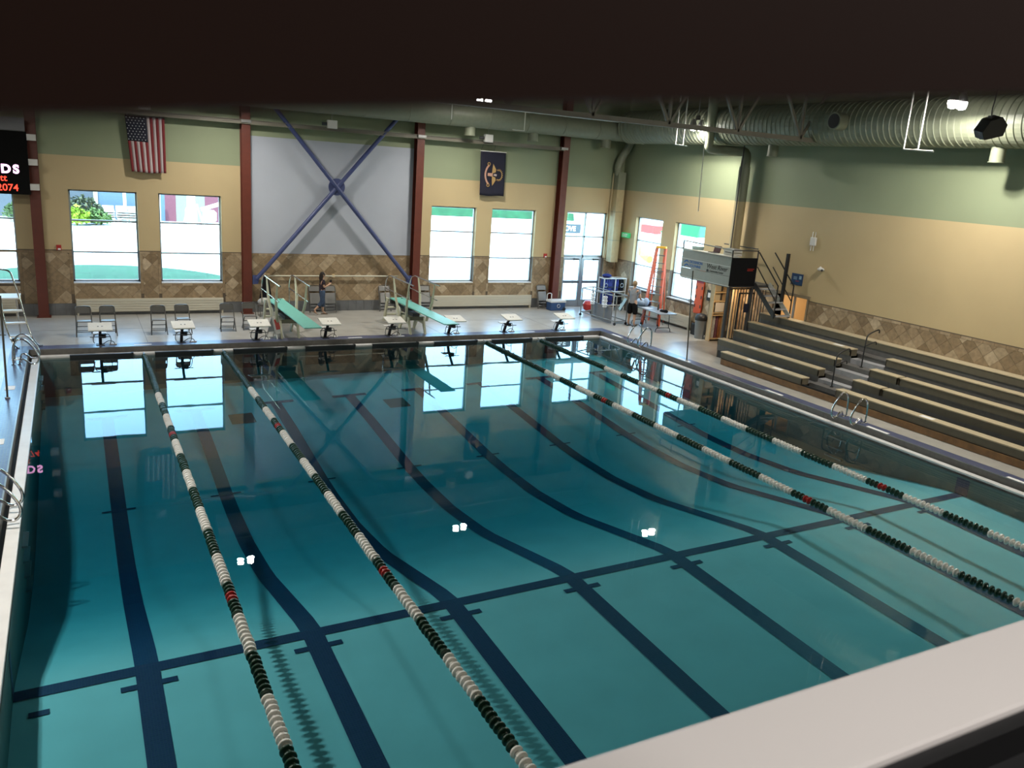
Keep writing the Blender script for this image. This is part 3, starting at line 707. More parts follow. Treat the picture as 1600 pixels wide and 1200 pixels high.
MB().box(c.x-.07, c.x+.07, c.y-.05, c.y+.05, c.z+.14, c.z+.24).build('bracket', M['dark'], t)
# swim/scoreboard
t = thing('scoreboard', 'black electronic scoreboard with pink and red digits', 'scoreboard', (-2.5, 4.6, 4.02))
dc = MB().box(-4.6, -.50, 4.6, 4.78, 4.02, 5.85).build('display_cabinet', mat('display_black', (.006, .006, .006), .9, spec=.1), t)
MB().box(-4.6, -.53, 4.62, 4.76, 5.86, 6.24).build('header_panel', mat('grey_header', (.17, .17, .18), .6), t)
for z0, z1 in ((4.16, 4.34), (4.89, 5.07), (5.61, 5.79)):
    MB().box(-.50, -.26, 4.62, 4.9, z0, z1).build('mounting_bracket', M['white'], t)
yy = 4.598
for ch, x in (('R', -1.54), ('D', -1.22), ('S', -.91)):
    text_mesh(ch, .34, (x, yy, 4.64), (1, 0, 0), (0, 0, 1), 'lettering', M['led_p'], dc, bold=.014, label='glowing pink letter')
text_mesh('tt', .27, (-1.08, yy, 4.40), (1, 0, 0), (0, 0, 1), 'lettering', M['led_r'], dc, bold=.003, align='RIGHT', label='red letters')
text_mesh('2074', .28, (-.80, yy, 4.12), (1, 0, 0), (0, 0, 1), 'digits', M['led_r'], dc, bold=.003, align='RIGHT', label='red digits')
# ---- flags
def cloth(x0, x1, z0, z1, y, nx, nz, amp, ph, skew=0):
    vs = []; fs = []
    for j in range(nz+1):
        for i in range(nx+1):
            u, v = i/nx, j/nz
            x = x0+(x1-x0)*u+skew*(1-v)*(1-u)*1.0; yy = y-.02+amp*(1-v*.7)*math.sin(u*9+ph+v*2)
            vs.append((x, yy, z0+(z1-z0)*v+.012*math.sin(u*7+ph)*(1-v)))
    for j in range(nz):
        for i in range(nx): fs.append((j*(nx+1)+i, j*(nx+1)+i+1, (j+1)*(nx+1)+i+1, (j+1)*(nx+1)+i))
    return vs, fs
t = thing('striped_flag', 'red and white striped flag with starry navy canton, hung vertically', 'flag', (2.8, 4.9, 4.8))
fx0, fx1, fz0, fz1 = 2.22, 3.38, 4.85, 6.58; NX, NZ = 26, 20
vs, fs = cloth(fx0, fx1, fz0, fz1, 5.16, NX, NZ, .022, 1, .13)
def sub(sel, name, m, lab=None):
    B = MB(); use = [f for k, f in enumerate(fs) if sel(k % NX, k//NX)]; ids = {}
    B.v = []; 
    for f in use:
        for q in f:
            if q not in ids: ids[q] = len(B.v); B.v.append(vs[q])
    B.f = [tuple(ids[q] for q in f) for f in use]; B.m = [0]*len(B.f)
    o = B.build(name, m, t, smooth=True, label=lab); md = o.modifiers.new('solid', 'SOLIDIFY'); md.thickness = .004
    return o
can = lambda i, j: i < 14 and j >= 11
for s in range(13):
    sub(lambda i, j: i//2 == s and not can(i, j), 'stripe', M['flag_r'] if s % 2 == 0 or s == 12 else M['flag_w'])
sub(can, 'canton', M['flag_b'], 'navy canton')
B = MB()
for i in range(11):
    for j in range(9):
        if (i+j) % 2: continue
        u, v = (i+.7)/12.2*.54, 1-(j+.7)/9.4*.45
        x = fx0+(fx1-fx0)*u+.13*(1-v)*(1-u); z = fz0+(fz1-fz0)*v; y = 5.16-.02+.022*(1-v*.7)*math.sin(u*9+1+v*2)-.006
        P = []
        for k in range(10):
            r = .018 if k % 2 == 0 else .008; P.append((x+r*math.sin(k*PI/5), z+r*math.cos(k*PI/5)))
        B.prism(P, 'y', y, y-.003)
B.build('stars', M['text_white'], t, kind='stuff')
MB().box(2.22, 3.38, 5.12, 5.15, 6.575, 6.60).build('hem_rod', M['dark'], t)
for hx in (2.3, 3.3): MB().box(hx-.02, hx+.02, 5.14, YW, 6.56, 6.62).build('wall_hook', M['steel'], t)
t2 = thing('navy_flag', 'navy flag with embroidered gold eagle emblem, hung vertically', 'flag', (15.2, 4.9, 4.68))
t = t2; NX, NZ = 12, 12
vs, fs = cloth(14.68, 15.78, 4.7, 6.36, 5.16, NX, NZ, .018, 2.2, .06)
sub(lambda i, j: True, 'flag_cloth', M['navy'])
MB().box(14.66, 15.80, 5.13, 5.16, 6.36, 6.385).build('hem_rod', M['white'], t)
B = MB(); B.tube([(15.25, 5.145, 6.385), (15.25, 5.0, 6.75)], .006, 5); B.tube([(14.7, 5.145, 6.385), (14.75, 5.0, 6.75)], .006, 5); B.build('cord', M['dark'], t)
yq = 5.10; ex, ez = 15.25, 5.5
B = MB(); ri = [(ex+.02+.36*math.cos(a)*1.0, yq, ez+.44*math.sin(a)) for a in [math.radians(125+11*k) for k in range(11)]]
for p, q in zip(ri[:-1], ri[1:]): B.beam(p, q, .012, .07, (1, 0, 0)) if False else B.beam(p, q, .07, .01, (0, 1, 0))
B.build('ribbon', M['pinkish'], t)
for s in (-1, 1):
    B = MB(); B.tube(arc((ex-.20, yq, ez+s*.40), .055, 0, 2*PI, 10), .016, 5); B.build('ribbon_curl', M['gold'], t)
B = MB()
for s in (-1, 1): B.prism([(ex-.05, ez+s*.05), (ex+.10, ez+s*.10), (ex+.12, ez+s*.20), (ex-.02, ez+s*.42), (ex-.04, ez+s*.25)], 'y', yq, yq-.006)
B.build('eagle_wing', M['gold'], t)
B = MB(); B.prism([(ex-.24, ez-.05), (ex-.02, ez-.07), (ex-.02, ez+.06), (ex-.24, ez+.06)], 'y', yq-.002, yq-.01); B.build('shield', M['pinkish'], t)
B = MB(); B.prism([(ex+.02, ez-.03), (ex+.14, ez-.05), (ex+.16, ez+.02), (ex+.08, ez+.04), (ex+.03, ez+.03)], 'y', yq-.004, yq-.012); B.build('eagle_head', M['flag_w'], t)
B = MB()
for k in range(13):
    a = math.radians(-115+19*k); c_ = (ex+.24, ez); r0_, r1_ = .15, .20
    B.prism([(c_[0]+r0_*math.cos(a-.12), c_[1]+1.25*r0_*math.sin(a-.12)), (c_[0]+r1_*math.cos(a), c_[1]+1.25*r1_*math.sin(a)), (c_[0]+r0_*math.cos(a+.12), c_[1]+1.25*r0_*math.sin(a+.12))], 'y', yq, yq-.006)
B.tube([(ex+.24+.14*math.cos(a), yq, ez+.175*math.sin(a)) for a in [math.radians(-115+12.5*k) for k in range(19)]], .012, 5)
B.build('star_burst', M['gold'], t)
# wall items
for x, lab in ((.14, 'small red fire alarm on the wall by the leftmost column'), (18.02, 'small red fire alarm on the wall left of the rightmost column')):
    t = thing('fire_alarm', lab, 'alarm', (x, YW-.03, 2.29), 'red fire alarms')
    MB().box(x-.07, x+.07, YW-.05, YW, 2.29, 2.45).build('housing', M['red'], t); MB().box(x-.03, x+.05, YW-.06, YW-.05, 2.30, 2.35).build('strobe', M['text_white'], t)
t = thing('exit_sign', 'green lit exit sign on the right wall near the corner', 'sign', (XW-.1, 4.65, 3.27))
MB().box(XW-.12, XW, 4.4, 4.9, 3.27, 3.47).build('housing', M['exit'], t)
text_mesh('EXIT', .17, (XW-.123, 4.83, 3.31), (0, -1, 0), (0, 0, 1), 'lettering', M['text_white'], t, bold=.004)
t = thing('antenna_box', 'white box with four stub antennas on the right wall', 'antenna', (XW-.05, -5.55, 4.0))
MB().box(XW-.08, XW, -5.66, -5.45, 4.07, 4.33).build('housing', M['white'], t, bevel=.01)
for yq in (-5.61, -5.50):
    B = MB(); B.tube([(XW-.05, yq, 4.33), (XW-.05, yq, 4.5)], .014, 6); B.build('antenna', M['white'], t)
    B = MB(); B.tube([(XW-.05, yq, 4.07), (XW-.05, yq, 3.9)], .014, 6); B.build('antenna', M['white'], t)
t = thing('security_camera', 'small white dome camera on the right wall', 'camera', (XW-.12, -6.1, 3.3))
B = MB(); B.tube([(XW, -5.98, 3.42), (XW-.08, -6.05, 3.40)], .04, 8); B.build('bracket', M['white'], t)
B = MB(); B.ball((XW-.13, -6.12, 3.38), .09, .13, .06); B.build('camera_body', M['white'], t, smooth=True)
B = MB(); B.ball((XW-.17, -6.2, 3.36), .04); B.build('lens', M['dark'], t, smooth=True)
t = thing('wall_poster', 'small blue rules poster on the right wall above the doorway', 'sign', (XW-.01, -5.1, 2.72))
MB().box(XW-.02, XW, -5.34, -4.86, 2.73, 3.1).build('board', mat('poster_blue', (.015, .05, .13), .5), t)
B = MB()
for k in range(3): B.box(XW-.022, XW-.02, -5.1, -4.95, 2.98-.035*k, 2.995-.035*k)
B.box(XW-.022, XW-.02, -5.29, -5.19, 2.93, 3.04); B.build('print', mat('poster_light', (.3, .45, .55), .5), t)
B = MB(); B.box(XW-.022, XW-.02, -5.2, -5.05, 2.85, 2.87); B.build('print', M['red'], t)
t = thing('handrail_bar', 'long horizontal cream pole mounted low on the far wall', 'rail', (9, 5.2, 1.45))
B = MB(); B.tube([(6.25, 5.22, 1.5), (11.5, 5.22, 1.5)], .028, 10); B.build('pole', M['offwhite'], t, smooth=True)
for x in (6.65, 9.0, 11.2): MB().box(x-.05, x+.05, 5.2, YW, 1.45, 1.56).build('bracket', M['lightwood'], t)
# heaters
def heater(a, c, lab, axis='y'):
    loc = ((a+c)/2, YW-.07, Z0) if axis == 'y' else (XW-.07, (a+c)/2, Z0)
    t = thing('wall_heater', lab, 'heater', loc, 'cream slatted wall heaters')
    D = YW if axis == 'y' else XW
    def bx(s0, s1, d0, d1, z0, z1):
        B = MB(); B.box(s0, s1, D-d0, D-d1, z0, z1) if axis == 'y' else B.box(D-d0, D-d1, s0, s1, z0, z1); return B
    cs = bx(a, c, .13, .018, .29, .72).build('casing', M['heater'], t)
    for k in range(5): bx(a+.01, c-.01, .145, .12, .305+.083*k, .375+.083*k).build('slat', M['heater'], cs, bevel=.004)
    for s in (a+.04, c-.04): bx(s-.03, s+.03, .12, .02, Z0, .29).build('foot', M['heater'], t)
heater(.53, 5.1, 'long cream slatted heater under the two left windows')
heater(12.95, 17.45, 'long cream slatted heater under the windows below the navy flag')
heater(-3.6, -1.1, 'cream slatted heater behind the lifeguard chair, cut by the left edge')
heater(-.15, 3.9, 'cream slatted heater on the right wall behind the folding table', 'x')
# ================================================================== VIEWING WINDOW
y0 = CAM.y
t = thing('window_8', 'white window sill and dark frame of the upper viewing window', 'window', (CAM.x+.5, NY, CAM.z-.6), kind='structure')
hs = .40
MB().box(wx0, wx1, y0+hs/1.262, y0+hs/.985, CAM.z-hs-.03, CAM.z-hs).build('window_sill', M['sill'], t, bevel=.004, label='white gloss sill')
B = MB(); B.box(wx0, wx1, y0+hs/1.262-.012, y0+hs/1.262, CAM.z-hs-.05, CAM.z-hs-.006).box(wx0, wx1, y0+.20, y0+hs/1.262-.012, CAM.z-hs-.06, CAM.z-hs-.035)
B.build('window_frame', M['black'], t)
for k in range(3):
    MB().box(wx0, wx1, y0+.235-.03*k, y0+.243-.03*k, CAM.z-hs-.04, CAM.z-hs-.028).build('track_rail', M['steel'], t, label='thin bright metal rail')
t = thing('window_blind', 'dark brown blind lowered across the top of the viewing window', 'blind', (CAM.x+.05, y0+.08, CAM.z))
yb_ = .085; HXA, HLA, HXB, HLB = -.056, .0150, 1.577, .2010
def hl(xr): return HLA+(HLB-HLA)*(xr-HXA)/(HXB-HXA)     # edge height per metre of distance
B = MB(); xa, xb = -.30*.12, 5.0
for k in range(1):
    q0, q1 = -2.5, 5.0
    B.hexa([(CAM.x+q0*yb_, y0+yb_, CAM.z+hl(q0)*yb_), (CAM.x+q1*yb_, y0+yb_, CAM.z+hl(q1)*yb_), (CAM.x+q1*yb_, y0+yb_+.012, CAM.z+hl(q1)*yb_), (CAM.x+q0*yb_, y0+yb_+.012, CAM.z+hl(q0)*yb_)],
           [(CAM.x+q0*yb_, y0+yb_, CAM.z+1.0), (CAM.x+q1*yb_, y0+yb_, CAM.z+1.0), (CAM.x+q1*yb_, y0+yb_+.012, CAM.z+1.0), (CAM.x+q0*yb_, y0+yb_+.012, CAM.z+1.0)])
B.build('blind_slat', M['soffit'], t)
MB().box(CAM.x-.35, CAM.x+.6, y0+.06, y0+.12, CAM.z+.98, CAM.z+1.2).build('blind_rail', M['soffit'], t)
# spectators' room behind the window
B = MB(); B.box(-3, 6, -29.1, -29.0, 4.0, 7.1).box(-3.1, -3, -29.1, NY+.016, 4.0, 7.1).box(6, 6.1, -29.1, NY+.016, 4.0, 7.1).box(-3.1, 6.1, -29.1, NY+.016, 7.0, 7.1).box(-3.1, 6.1, -29.1, NY+.016, 3.9, 4.0)
B.build('wall_viewing_room', mat('viewing_room_wall', (.30, .25, .20), .8), label='plain walls of the spectators room behind the window', cat='wall', kind='structure')
vl = bpy.data.lights.new('viewing_room_light', 'AREA'); vl.energy = 27; vl.size = .5; vl.color = (1, .95, .9)
vo = bpy.data.objects.new('viewing_room_light', vl); col.objects.link(vo); vo.location = (1.3, y0-.30, 6.95)
# ================================================================== OUTSIDE
B = MB(); B.box(-80, 120, YW+.32, 160, -.4, 0).box(XW+.32, 120, -60, YW+.32, -.4, 0)
B.build('ground_outside', M['pave'], label='bright pale concrete outside the windows', cat='ground', kind='structure')
B = MB(); pts = [(1.5+5.9*math.cos(2*PI*k/48), 12+7*math.sin(2*PI*k/48)) for k in range(48)]
vs = [(x, y, .03) for x, y in pts]+[(1.5+(x-1.5)*.6, 12+(y-12)*.6, .22) for x, y in pts]
B.add(vs+[(1.5, 12, .3)], [(k, (k+1) % 48, 48+(k+1) % 48, 48+k) for k in range(48)]+[(48+k, 48+(k+1) % 48, 96) for k in range(48)]+[tuple(range(47, -1, -1))])
B.build('grass_island', M['grass'], smooth=True, label='round green lawn island outside the left windows', cat='grass', kind='stuff')
t = thing('pool_building', 'low outside building with blue grey, dark red and olive panels', 'building', (2, 45, 0))
for x0, x1, c in ((-14, 2.1, (.035, .045, .06)), (2.4, 5.9, (.05, .085, .13)), (5.9, 7.0, (.05, .085, .13)), (7.0, 7.8, (.09, .02, .035)), (7.8, 9.9, (.12, .13, .11)), (9.9, 13.5, (.09, .02, .035))):
    MB().box(x0, x1, 45, 46, 0, 3.6).build('wall_bay', mat('bay_paint', c, .7, var=.08), t)
MB().box(2.1, 2.4, 44.9, 46, 0, 3.6).build('pillar', mat('bay_tan', (.22, .2, .15), .8), t)
MB().box(-14, 13.5, 44.7, 46.2, 3.6, 4.0).build('roof_edge', M['dark'], t)
for x in (4.1, 6.3):
    t = thing('canopy_post', 'white post before the outside building, %s' % ('behind the stacked loungers' if x < 5 else 'left of the play tower'), 'post', (x, 43.2, 0), 'white outside posts')
    MB().box(x-.1, x+.1, 43.1, 43.3, 0, 3.6).build('post_shaft', M['white'], t); MB().box(x-.22, x+.22, 43.0, 43.4, 0, .5).build('post_base', M['pave'], t)
def bush(x, y, rx, h, c, lab, n=420):
    t = thing('bush', lab, 'bush', (x, y, 0), 'bushes outside')
    rnd = random.Random(int(x*100)); B = MB()
    for k in range(n):
        a = rnd.uniform(0, 2*PI); r = rx*math.sqrt(rnd.random()); z = h*(.15+.85*rnd.random()*(1-(r/rx)**2*.6)); p = Vector((x+r*math.cos(a), y+r*math.sin(a), z))
        d1 = Vector((rnd.uniform(-1, 1), rnd.uniform(-1, 1), rnd.uniform(-.3, 1))).normalized()*.24; d2 = d1.cross(Vector((rnd.random(), rnd.random(), 1))).normalized()*.12
        B.add([p-d2, p+d1*.4-d2*1.2, p+d1, p+d2], [(0, 1, 2, 3)])
    B.build('foliage', mat('foliage', c, .8, var=.3), t, kind='stuff')
    B = MB()
    for k in range(6): a = k*1.05; B.tube([(x, y, 0), (x+rx*.5*math.cos(a), y+rx*.5*math.sin(a), h*.7)], .025, 5)
    B.build('stems', M['wood'], t, kind='stuff')
bush(.9, 39.5, .8, 1.3, (.20, .30, .02), 'bright yellow green bush outside the second window')
bush(2.1, 40.3, .9, 1.1, (.07, .12, .03), 'darker green bush outside the second window', 500)
bush(1.3, 43.0, 1.3, 1.8, (.05, .06, .03), 'tall dull bush against the outside building', 700)
bush(-2.2, 41, 1.3, 1.5, (.06, .10, .03), 'green bush outside the window under the scoreboard', 600)
for i, (x, y) in enumerate(((3.0, 43.2), (3.9, 43.4), (4.7, 43.2), (5.6, 43.4))):
    t = thing('sun_lounger', 'stack of white loungers outside, %s' % ('leftmost by the bushes', 'second from the bushes', 'third from the bushes', 'rightmost of the row')[i], 'lounger', (x, y, 0), 'stacked white loungers outside')
    for k in range(4):
        z = .28+.16*k
        B = MB(); B.hexa([(x-.38, y-1.0, z), (x+.38, y-1.0, z), (x+.38, y+.3, z), (x-.38, y+.3, z)], [(x-.38, y-1.0, z+.05), (x+.38, y-1.0, z+.05), (x+.38, y+.3, z+.05), (x-.38, y+.3, z+.05)]); B.build('seat_bed', M['white'], t)
        B = MB(); B.hexa([(x-.38, y+.3, z), (x+.38, y+.3, z), (x+.38, y+.8, z+.3), (x-.38, y+.8, z+.3)], [(x-.38, y+.3, z+.05), (x+.38, y+.3, z+.05), (x+.38, y+.75, z+.35), (x-.38, y+.75, z+.35)]); B.build('back_bed', M['white'], t)
    for q in ((x-.3, y-.9), (x+.3, y-.9), (x-.3, y+.25), (x+.3, y+.25)): MB().box(q[0]-.03, q[0]+.03, q[1]-.03, q[1]+.03, 0, .3).build('leg', M['white'], t)
t = thing('play_tower', 'white water play tower outside with slanting pipes', 'play structure', (8.8, 40, 0))
B = MB(); B.lathe([(0, .42), (1.3, .42), (1.5, .3), (4.5, .26)], (8.35, 40.5, 0), 'z', 16); B.build('central_column', M['white'], t, smooth=True)
for p, q, r in (((6.1, 40, .0), (6.1, 40, 4.5), .16), ((6.1, 40, 2.4), (11.5, 40.5, 3.6), .14), ((9.0, 40.4, 1.3), (12.2, 40.4, 2.4), .14), ((7.7, 40.2, 0), (8.2, 40.2, 1.7), .06), ((9.2, 40.2, 0), (8.7, 40.2, 1.7), .06), ((5.2, 40, 2.9), (6.6, 40, 3.3), .12)):
    B = MB(); B.tube([p, q], r, 10); B.build('pipe', M['white'], t, smooth=True)
B = MB(); B.lathe([(.4, .3), (.6, .5), (1.1, .5), (1.3, .3)], (9.6, 40.3, 0), 'z', 14); B.build('bucket', M['white'], t, smooth=True); MB().box(9.1, 10.2, 40, 40.8, 0, .4).build('plinth', M['pave'], t)
t = thing('park_sign', 'dark outside signboard with white capital letters, behind the door', 'sign', (23.2, 12, 0))
MB().box(22.2, 23.9, 12, 12.08, 2.78, 3.24).build('board', mat('sign_board', (.03, .045, .06), .6), t)
for x in (22.4, 23.7): MB().box(x-.04, x+.04, 12.02, 12.07, 0, 2.78).build('post', M['steel'], t)
text_mesh('OVE', .34, (22.93, 11.99, 2.90), (1, 0, 0), (0, 0, 1), 'lettering', M['text_white'], t, bold=.01)
t = thing('hedge', 'distant green hedge strip seen through the window pair', 'hedge', (43, 66, 0))
MB().hexa([(34, 64, 0), (56, 64, 0), (56, 66, 0), (34, 66, 0)], [(34, 64.3, .9), (56, 64.3, .9), (56, 65.6, .9), (34, 65.6, .9)]).build('hedge_top', M['grass'], t, bevel=.1)
t = thing('red_slide', 'red slide section outside the corner window', 'slide', (32, 16.5, 0))
B = MB(); B.beam((33, 17.2, 2.7), (33, 18.7, 2.7), .7, .5); B.build('chute', M['red'], t)
for y in (17.5, 18.4): MB().box(32.9, 33.1, y-.1, y+.1, 0, 2.5).build('support', M['white'], t)
t = thing('yellow_slide', 'curved yellow slide outside the corner window', 'slide', (30, 14.5, 0))
B = MB(); B.tube(smooth_path([(30, 15.0, 1.75), (30, 14.7, 1.5), (30, 14.2, 1.3), (30, 13.9, 1.25)], 2), .22, 12); B.build('chute', M['yellow'], t, smooth=True)
B = MB(); B.tube([(30, 14.8, 0), (30, 14.8, 1.6)], .08, 8); B.build('support', M['white'], t)
t = thing('shade_canopy', 'green fabric shade canopy outside the window by the press box', 'canopy', (30, 10.7, 0))
B = MB(); B.hexa([(29, 8.9, 3.0), (33, 8.9, 3.0), (33, 12.0, 3.0), (29, 12.0, 3.0)], [(30.5, 10.2, 4.3), (31.5, 10.2, 4.3), (31.5, 10.9, 4.3), (30.5, 10.9, 4.3)]); B.build('canopy_top', mat('canopy_green', (.006, .10, .035), .8), t)
for q in ((29.1, 9.0), (29.1, 11.9), (32.9, 9.0), (32.9, 11.9)):
    B = MB(); B.tube([(q[0], q[1], 0), (q[0], q[1], 3.05)], .05, 8); B.build('pole', M['steel'], t)

# ================================================================== LANE ROPES
prof = [(-.044, .018), (-.042, .030), (-.022, .040), (-.015, .070), (-.008, .075), (.008, .075), (.015, .070), (.022, .040), (.042, .030), (.044, .018)]
bmesh_ = {}
for kx in ('buoy_g', 'buoy_w', 'buoy_r'):
    q = MB(); q.lathe(prof, (0, 0, 0), 'y', 14); me = bpy.data.meshes.new('buoy'); me.from_pydata(q.v, [], q.f)
    bm = bmesh.new(); bm.from_mesh(me); bmesh.ops.recalc_face_normals(bm, faces=bm.faces); bm.to_mesh(me); bm.free(); me.materials.append(M[kx]); bmesh_[kx] = me
rl_ = {1: 'leftmost floating lane rope of green and white discs', 2: 'second floating lane rope from the left, green and white discs', 6: 'second floating lane rope from the right, green and white discs', 7: 'rightmost floating lane rope of green and white discs, nearest the bleachers'}
for k, lab in rl_.items():
    t = thing('lane_rope', lab, 'lane rope', (k*LW, YF, 0), 'lane ropes')
    x = k*LW; B = MB(); B.tube([(x, YF+.03, .03), (x, -11, .012), (x, YN, .03)], .006, 6); B.build('rope_cable', M['cable'], t)
    B = MB(); B.tube([(x, YF+.05, .05), (x, YF-.12, .025)], .018, 8); B.build('tension_hook', M['steel'], t)
    y = -.18; pitch = .892/9
    while y > YN+.1:
        d = -y-4.2; seg = math.floor(d/.892)
        key = 'buoy_g' if d < 0 or seg % 2 else 'buoy_w'
        if abs(y+7.32) < .10 or abs(y+14.45) < .10: key = 'buoy_r'
        o = bpy.data.objects.new('buoy', bmesh_[key]); col.objects.link(o); o.parent = t
        o.location = (random.uniform(-.006, .006), y-YF, .012+random.uniform(-.004, .004)); o.rotation_euler = (random.uniform(-.05, .05), random.uniform(0, 6), random.uniform(-.06, .06))
        KIDS.setdefault(t.name, []).append(o); y -= pitch
# ================================================================== TOUCHPADS, STARTING BLOCKS
where = ['in front of the two leftmost folding chairs', 'in front of the second pair of folding chairs', 'in front of the third pair of folding chairs', 'between the two diving boards',
         'just left of the right diving board stand', 'behind the tip of the right diving board', 'second from the right, by itself in front of the white heater', 'rightmost, nearest the blue cooler']
for k in range(8):
    xc = (k+.5)*LW
    t = thing('touchpad', 'black touchpad hung at the water edge below the block '+['at far left', 'second from left', 'third from left', 'between the diving boards', 'left of the right diving board', 'behind the right board tip', 'second from right', 'at far right'][k], 'touchpad', (xc, YF-.02, -.5), 'touchpads')
    MB().box(xc-.78, xc+.78, YF-.045, YF-.02, -.5, .06).build('pad_face', M['black'], t)
    MB().box(xc-.78, xc+.78, YF-.045, YF+.05, .055, .07).build('top_flange', M['dark'], t)
    MB().box(xc+.74, xc+.80, YF-.05, YF+.06, .0, .085).build('end_clip', M['black'], t)
def make_block(xc):
    t = thing('starting_block', 'x', 'starting block', (xc, .66, Z0), 'starting blocks')
    B = MB(); B.beam((xc, .70, Z0), (xc, .55, .48), .06, .08, (1, 0, 0)); B.beam((xc, .55, .46), (xc, .22, .80), .05, .07, (1, 0, 0)); B.build('post', M['black'], t)
    MB().box(xc-.11, xc+.11, .58, .82, Z0+.003, Z0+.02).build('base_plate', M['dark'], t)
    B = MB(); B.hexa([(xc-.30, -.10, .735), (xc+.30, -.10, .735), (xc+.30, .46, .84), (xc-.30, .46, .84)], [(xc-.30, -.10, .77), (xc+.30, -.10, .77), (xc+.30, .46, .875), (xc-.30, .46, .875)]); pf = B.build('platform', M['white_sand'], t, bevel=.008)
    for s in (-1, 1):
        MB().box(xc+s*.05-.02, xc+s*.05+.02, .15, .21, .80, .826).build('grip_hole', M['dark'], pf)
    MB().box(xc-.17, xc+.17, .62, .86, .50, .525).build('rear_step', M['white'], t, bevel=.005)
    B = MB(); B.beam((xc, .58, .46), (xc, .74, .51), .05, .04); B.build('step_arm', M['black'], t)
    B = MB(); B.tube([(xc-.26, .28, .50), (xc+.26, .28, .50)], .012, 7); B.build('grip_bar', M['dark'], t)
    B = MB(); B.lathe([(.44, .07), (.56, .07)], (xc+.08, .45, 0), 'z', 10); B.build('speaker_unit', M['black'], t)
    for pts in ([(xc+.08, .45, .5), (xc+.22, .5, .55), (xc+.28, .55, .35), (xc+.24, .6, .2)], [(xc-.05, .5, .55), (xc-.17, .5, .5), (xc-.18, .55, .3), (xc-.14, .6, .26)], [(xc+.05, .66, .2), (xc+.2, .6, .33), (xc+.32, .62, .30), (xc+.38, .7, .19)]):
        B = MB(); B.tube(smooth_path(pts, 2), .010, 5); B.build('cable', M['black'], t)
    MB().box(xc+.22, xc+.42, .66, .76, Z0+.003, Z0+.03).build('connector_plate', M['white'], t)
    return t
proto = make_block(.5*LW); setp(proto, label='white topped starting block '+where[0])
for k in range(1, 8):
    o = copy_tree(proto, label='white topped starting block '+where[k]); at(o, ((k+.5)*LW, .66, Z0))
# ================================================================== FOLDING CHAIRS
def make_chair():
    t = thing('folding_chair', 'x', 'chair', (0, 0, Z0), 'open grey folding chairs on the deck')
    z = Z0
    for s in (-1, 1):
        B = MB(); B.tube([(s*.225, -.22, z), (s*.205, .06, z+.42), (s*.20, .24, z+.76)], .016, 7); B.build('leg', M['chair_metal'], t, smooth=True)
        B = MB(); B.tube([(s*.205, .24, z), (s*.19, -.18, z+.43)], .016, 7); B.build('leg', M['chair_metal'], t, smooth=True)
    B = MB(); B.tube(smooth_path([(-.20, .24, z+.74), (-.19, .27, z+.80), (-.12, .275, z+.82), (.12, .275, z+.82), (.19, .27, z+.80), (.20, .24, z+.74)], 1), .016, 7); B.build('top_rail', M['chair_metal'], t, smooth=True)
    B = MB(); B.hexa([(-.19, .185, z+.63), (.19, .185, z+.63), (.19, .20, z+.63), (-.19, .20, z+.63)], [(-.19, .26, z+.80), (.19, .26, z+.80), (.19, .275, z+.80), (-.19, .275, z+.80)]); B.build('backrest', M['chair_metal'], t, bevel=.006)
    B = MB(); B.hexa([(-.19, -.2, z+.43), (.19, -.2, z+.43), (.18, .18, z+.40), (-.18, .18, z+.40)], [(-.19, -.2, z+.46), (.19, -.2, z+.46), (.18, .18, z+.43), (-.18, .18, z+.43)]); B.build('seat', M['chair_seat'], t, bevel=.01)
    for zz, yy in ((.13, -.14), (.28, -.04)):
        B = MB(); B.tube([(-.215, yy, z+zz), (.215, yy, z+zz)], .012, 6); B.build('stretcher', M['chair_metal'], t)
    B = MB(); B.tube([(-.2, .12, z+.12), (.2, .12, z+.12)], .012, 6); B.build('stretcher', M['chair_metal'], t)
    return t
cp = make_chair()
cl_ = ['leftmost open grey folding chair, behind the first starting block', 'second open grey folding chair from the left, behind the first starting block', 'left grey folding chair of the middle pair, standing clear of the blocks', 'grey folding chair right behind the second starting block',
       'left grey folding chair of the pair near the left diving board', 'grey folding chair right beside the left diving board']
for i, (x, y) in enumerate(((.70, 2.05), (1.33, 2.07), (2.72, 2.05), (3.42, 2.15), (4.76, 2.25), (5.47, 2.4))):
    o = cp if i == 0 else copy_tree(cp); setp(o, label=cl_[i]); at(o, (x, y, Z0), random.uniform(-.06, .06))
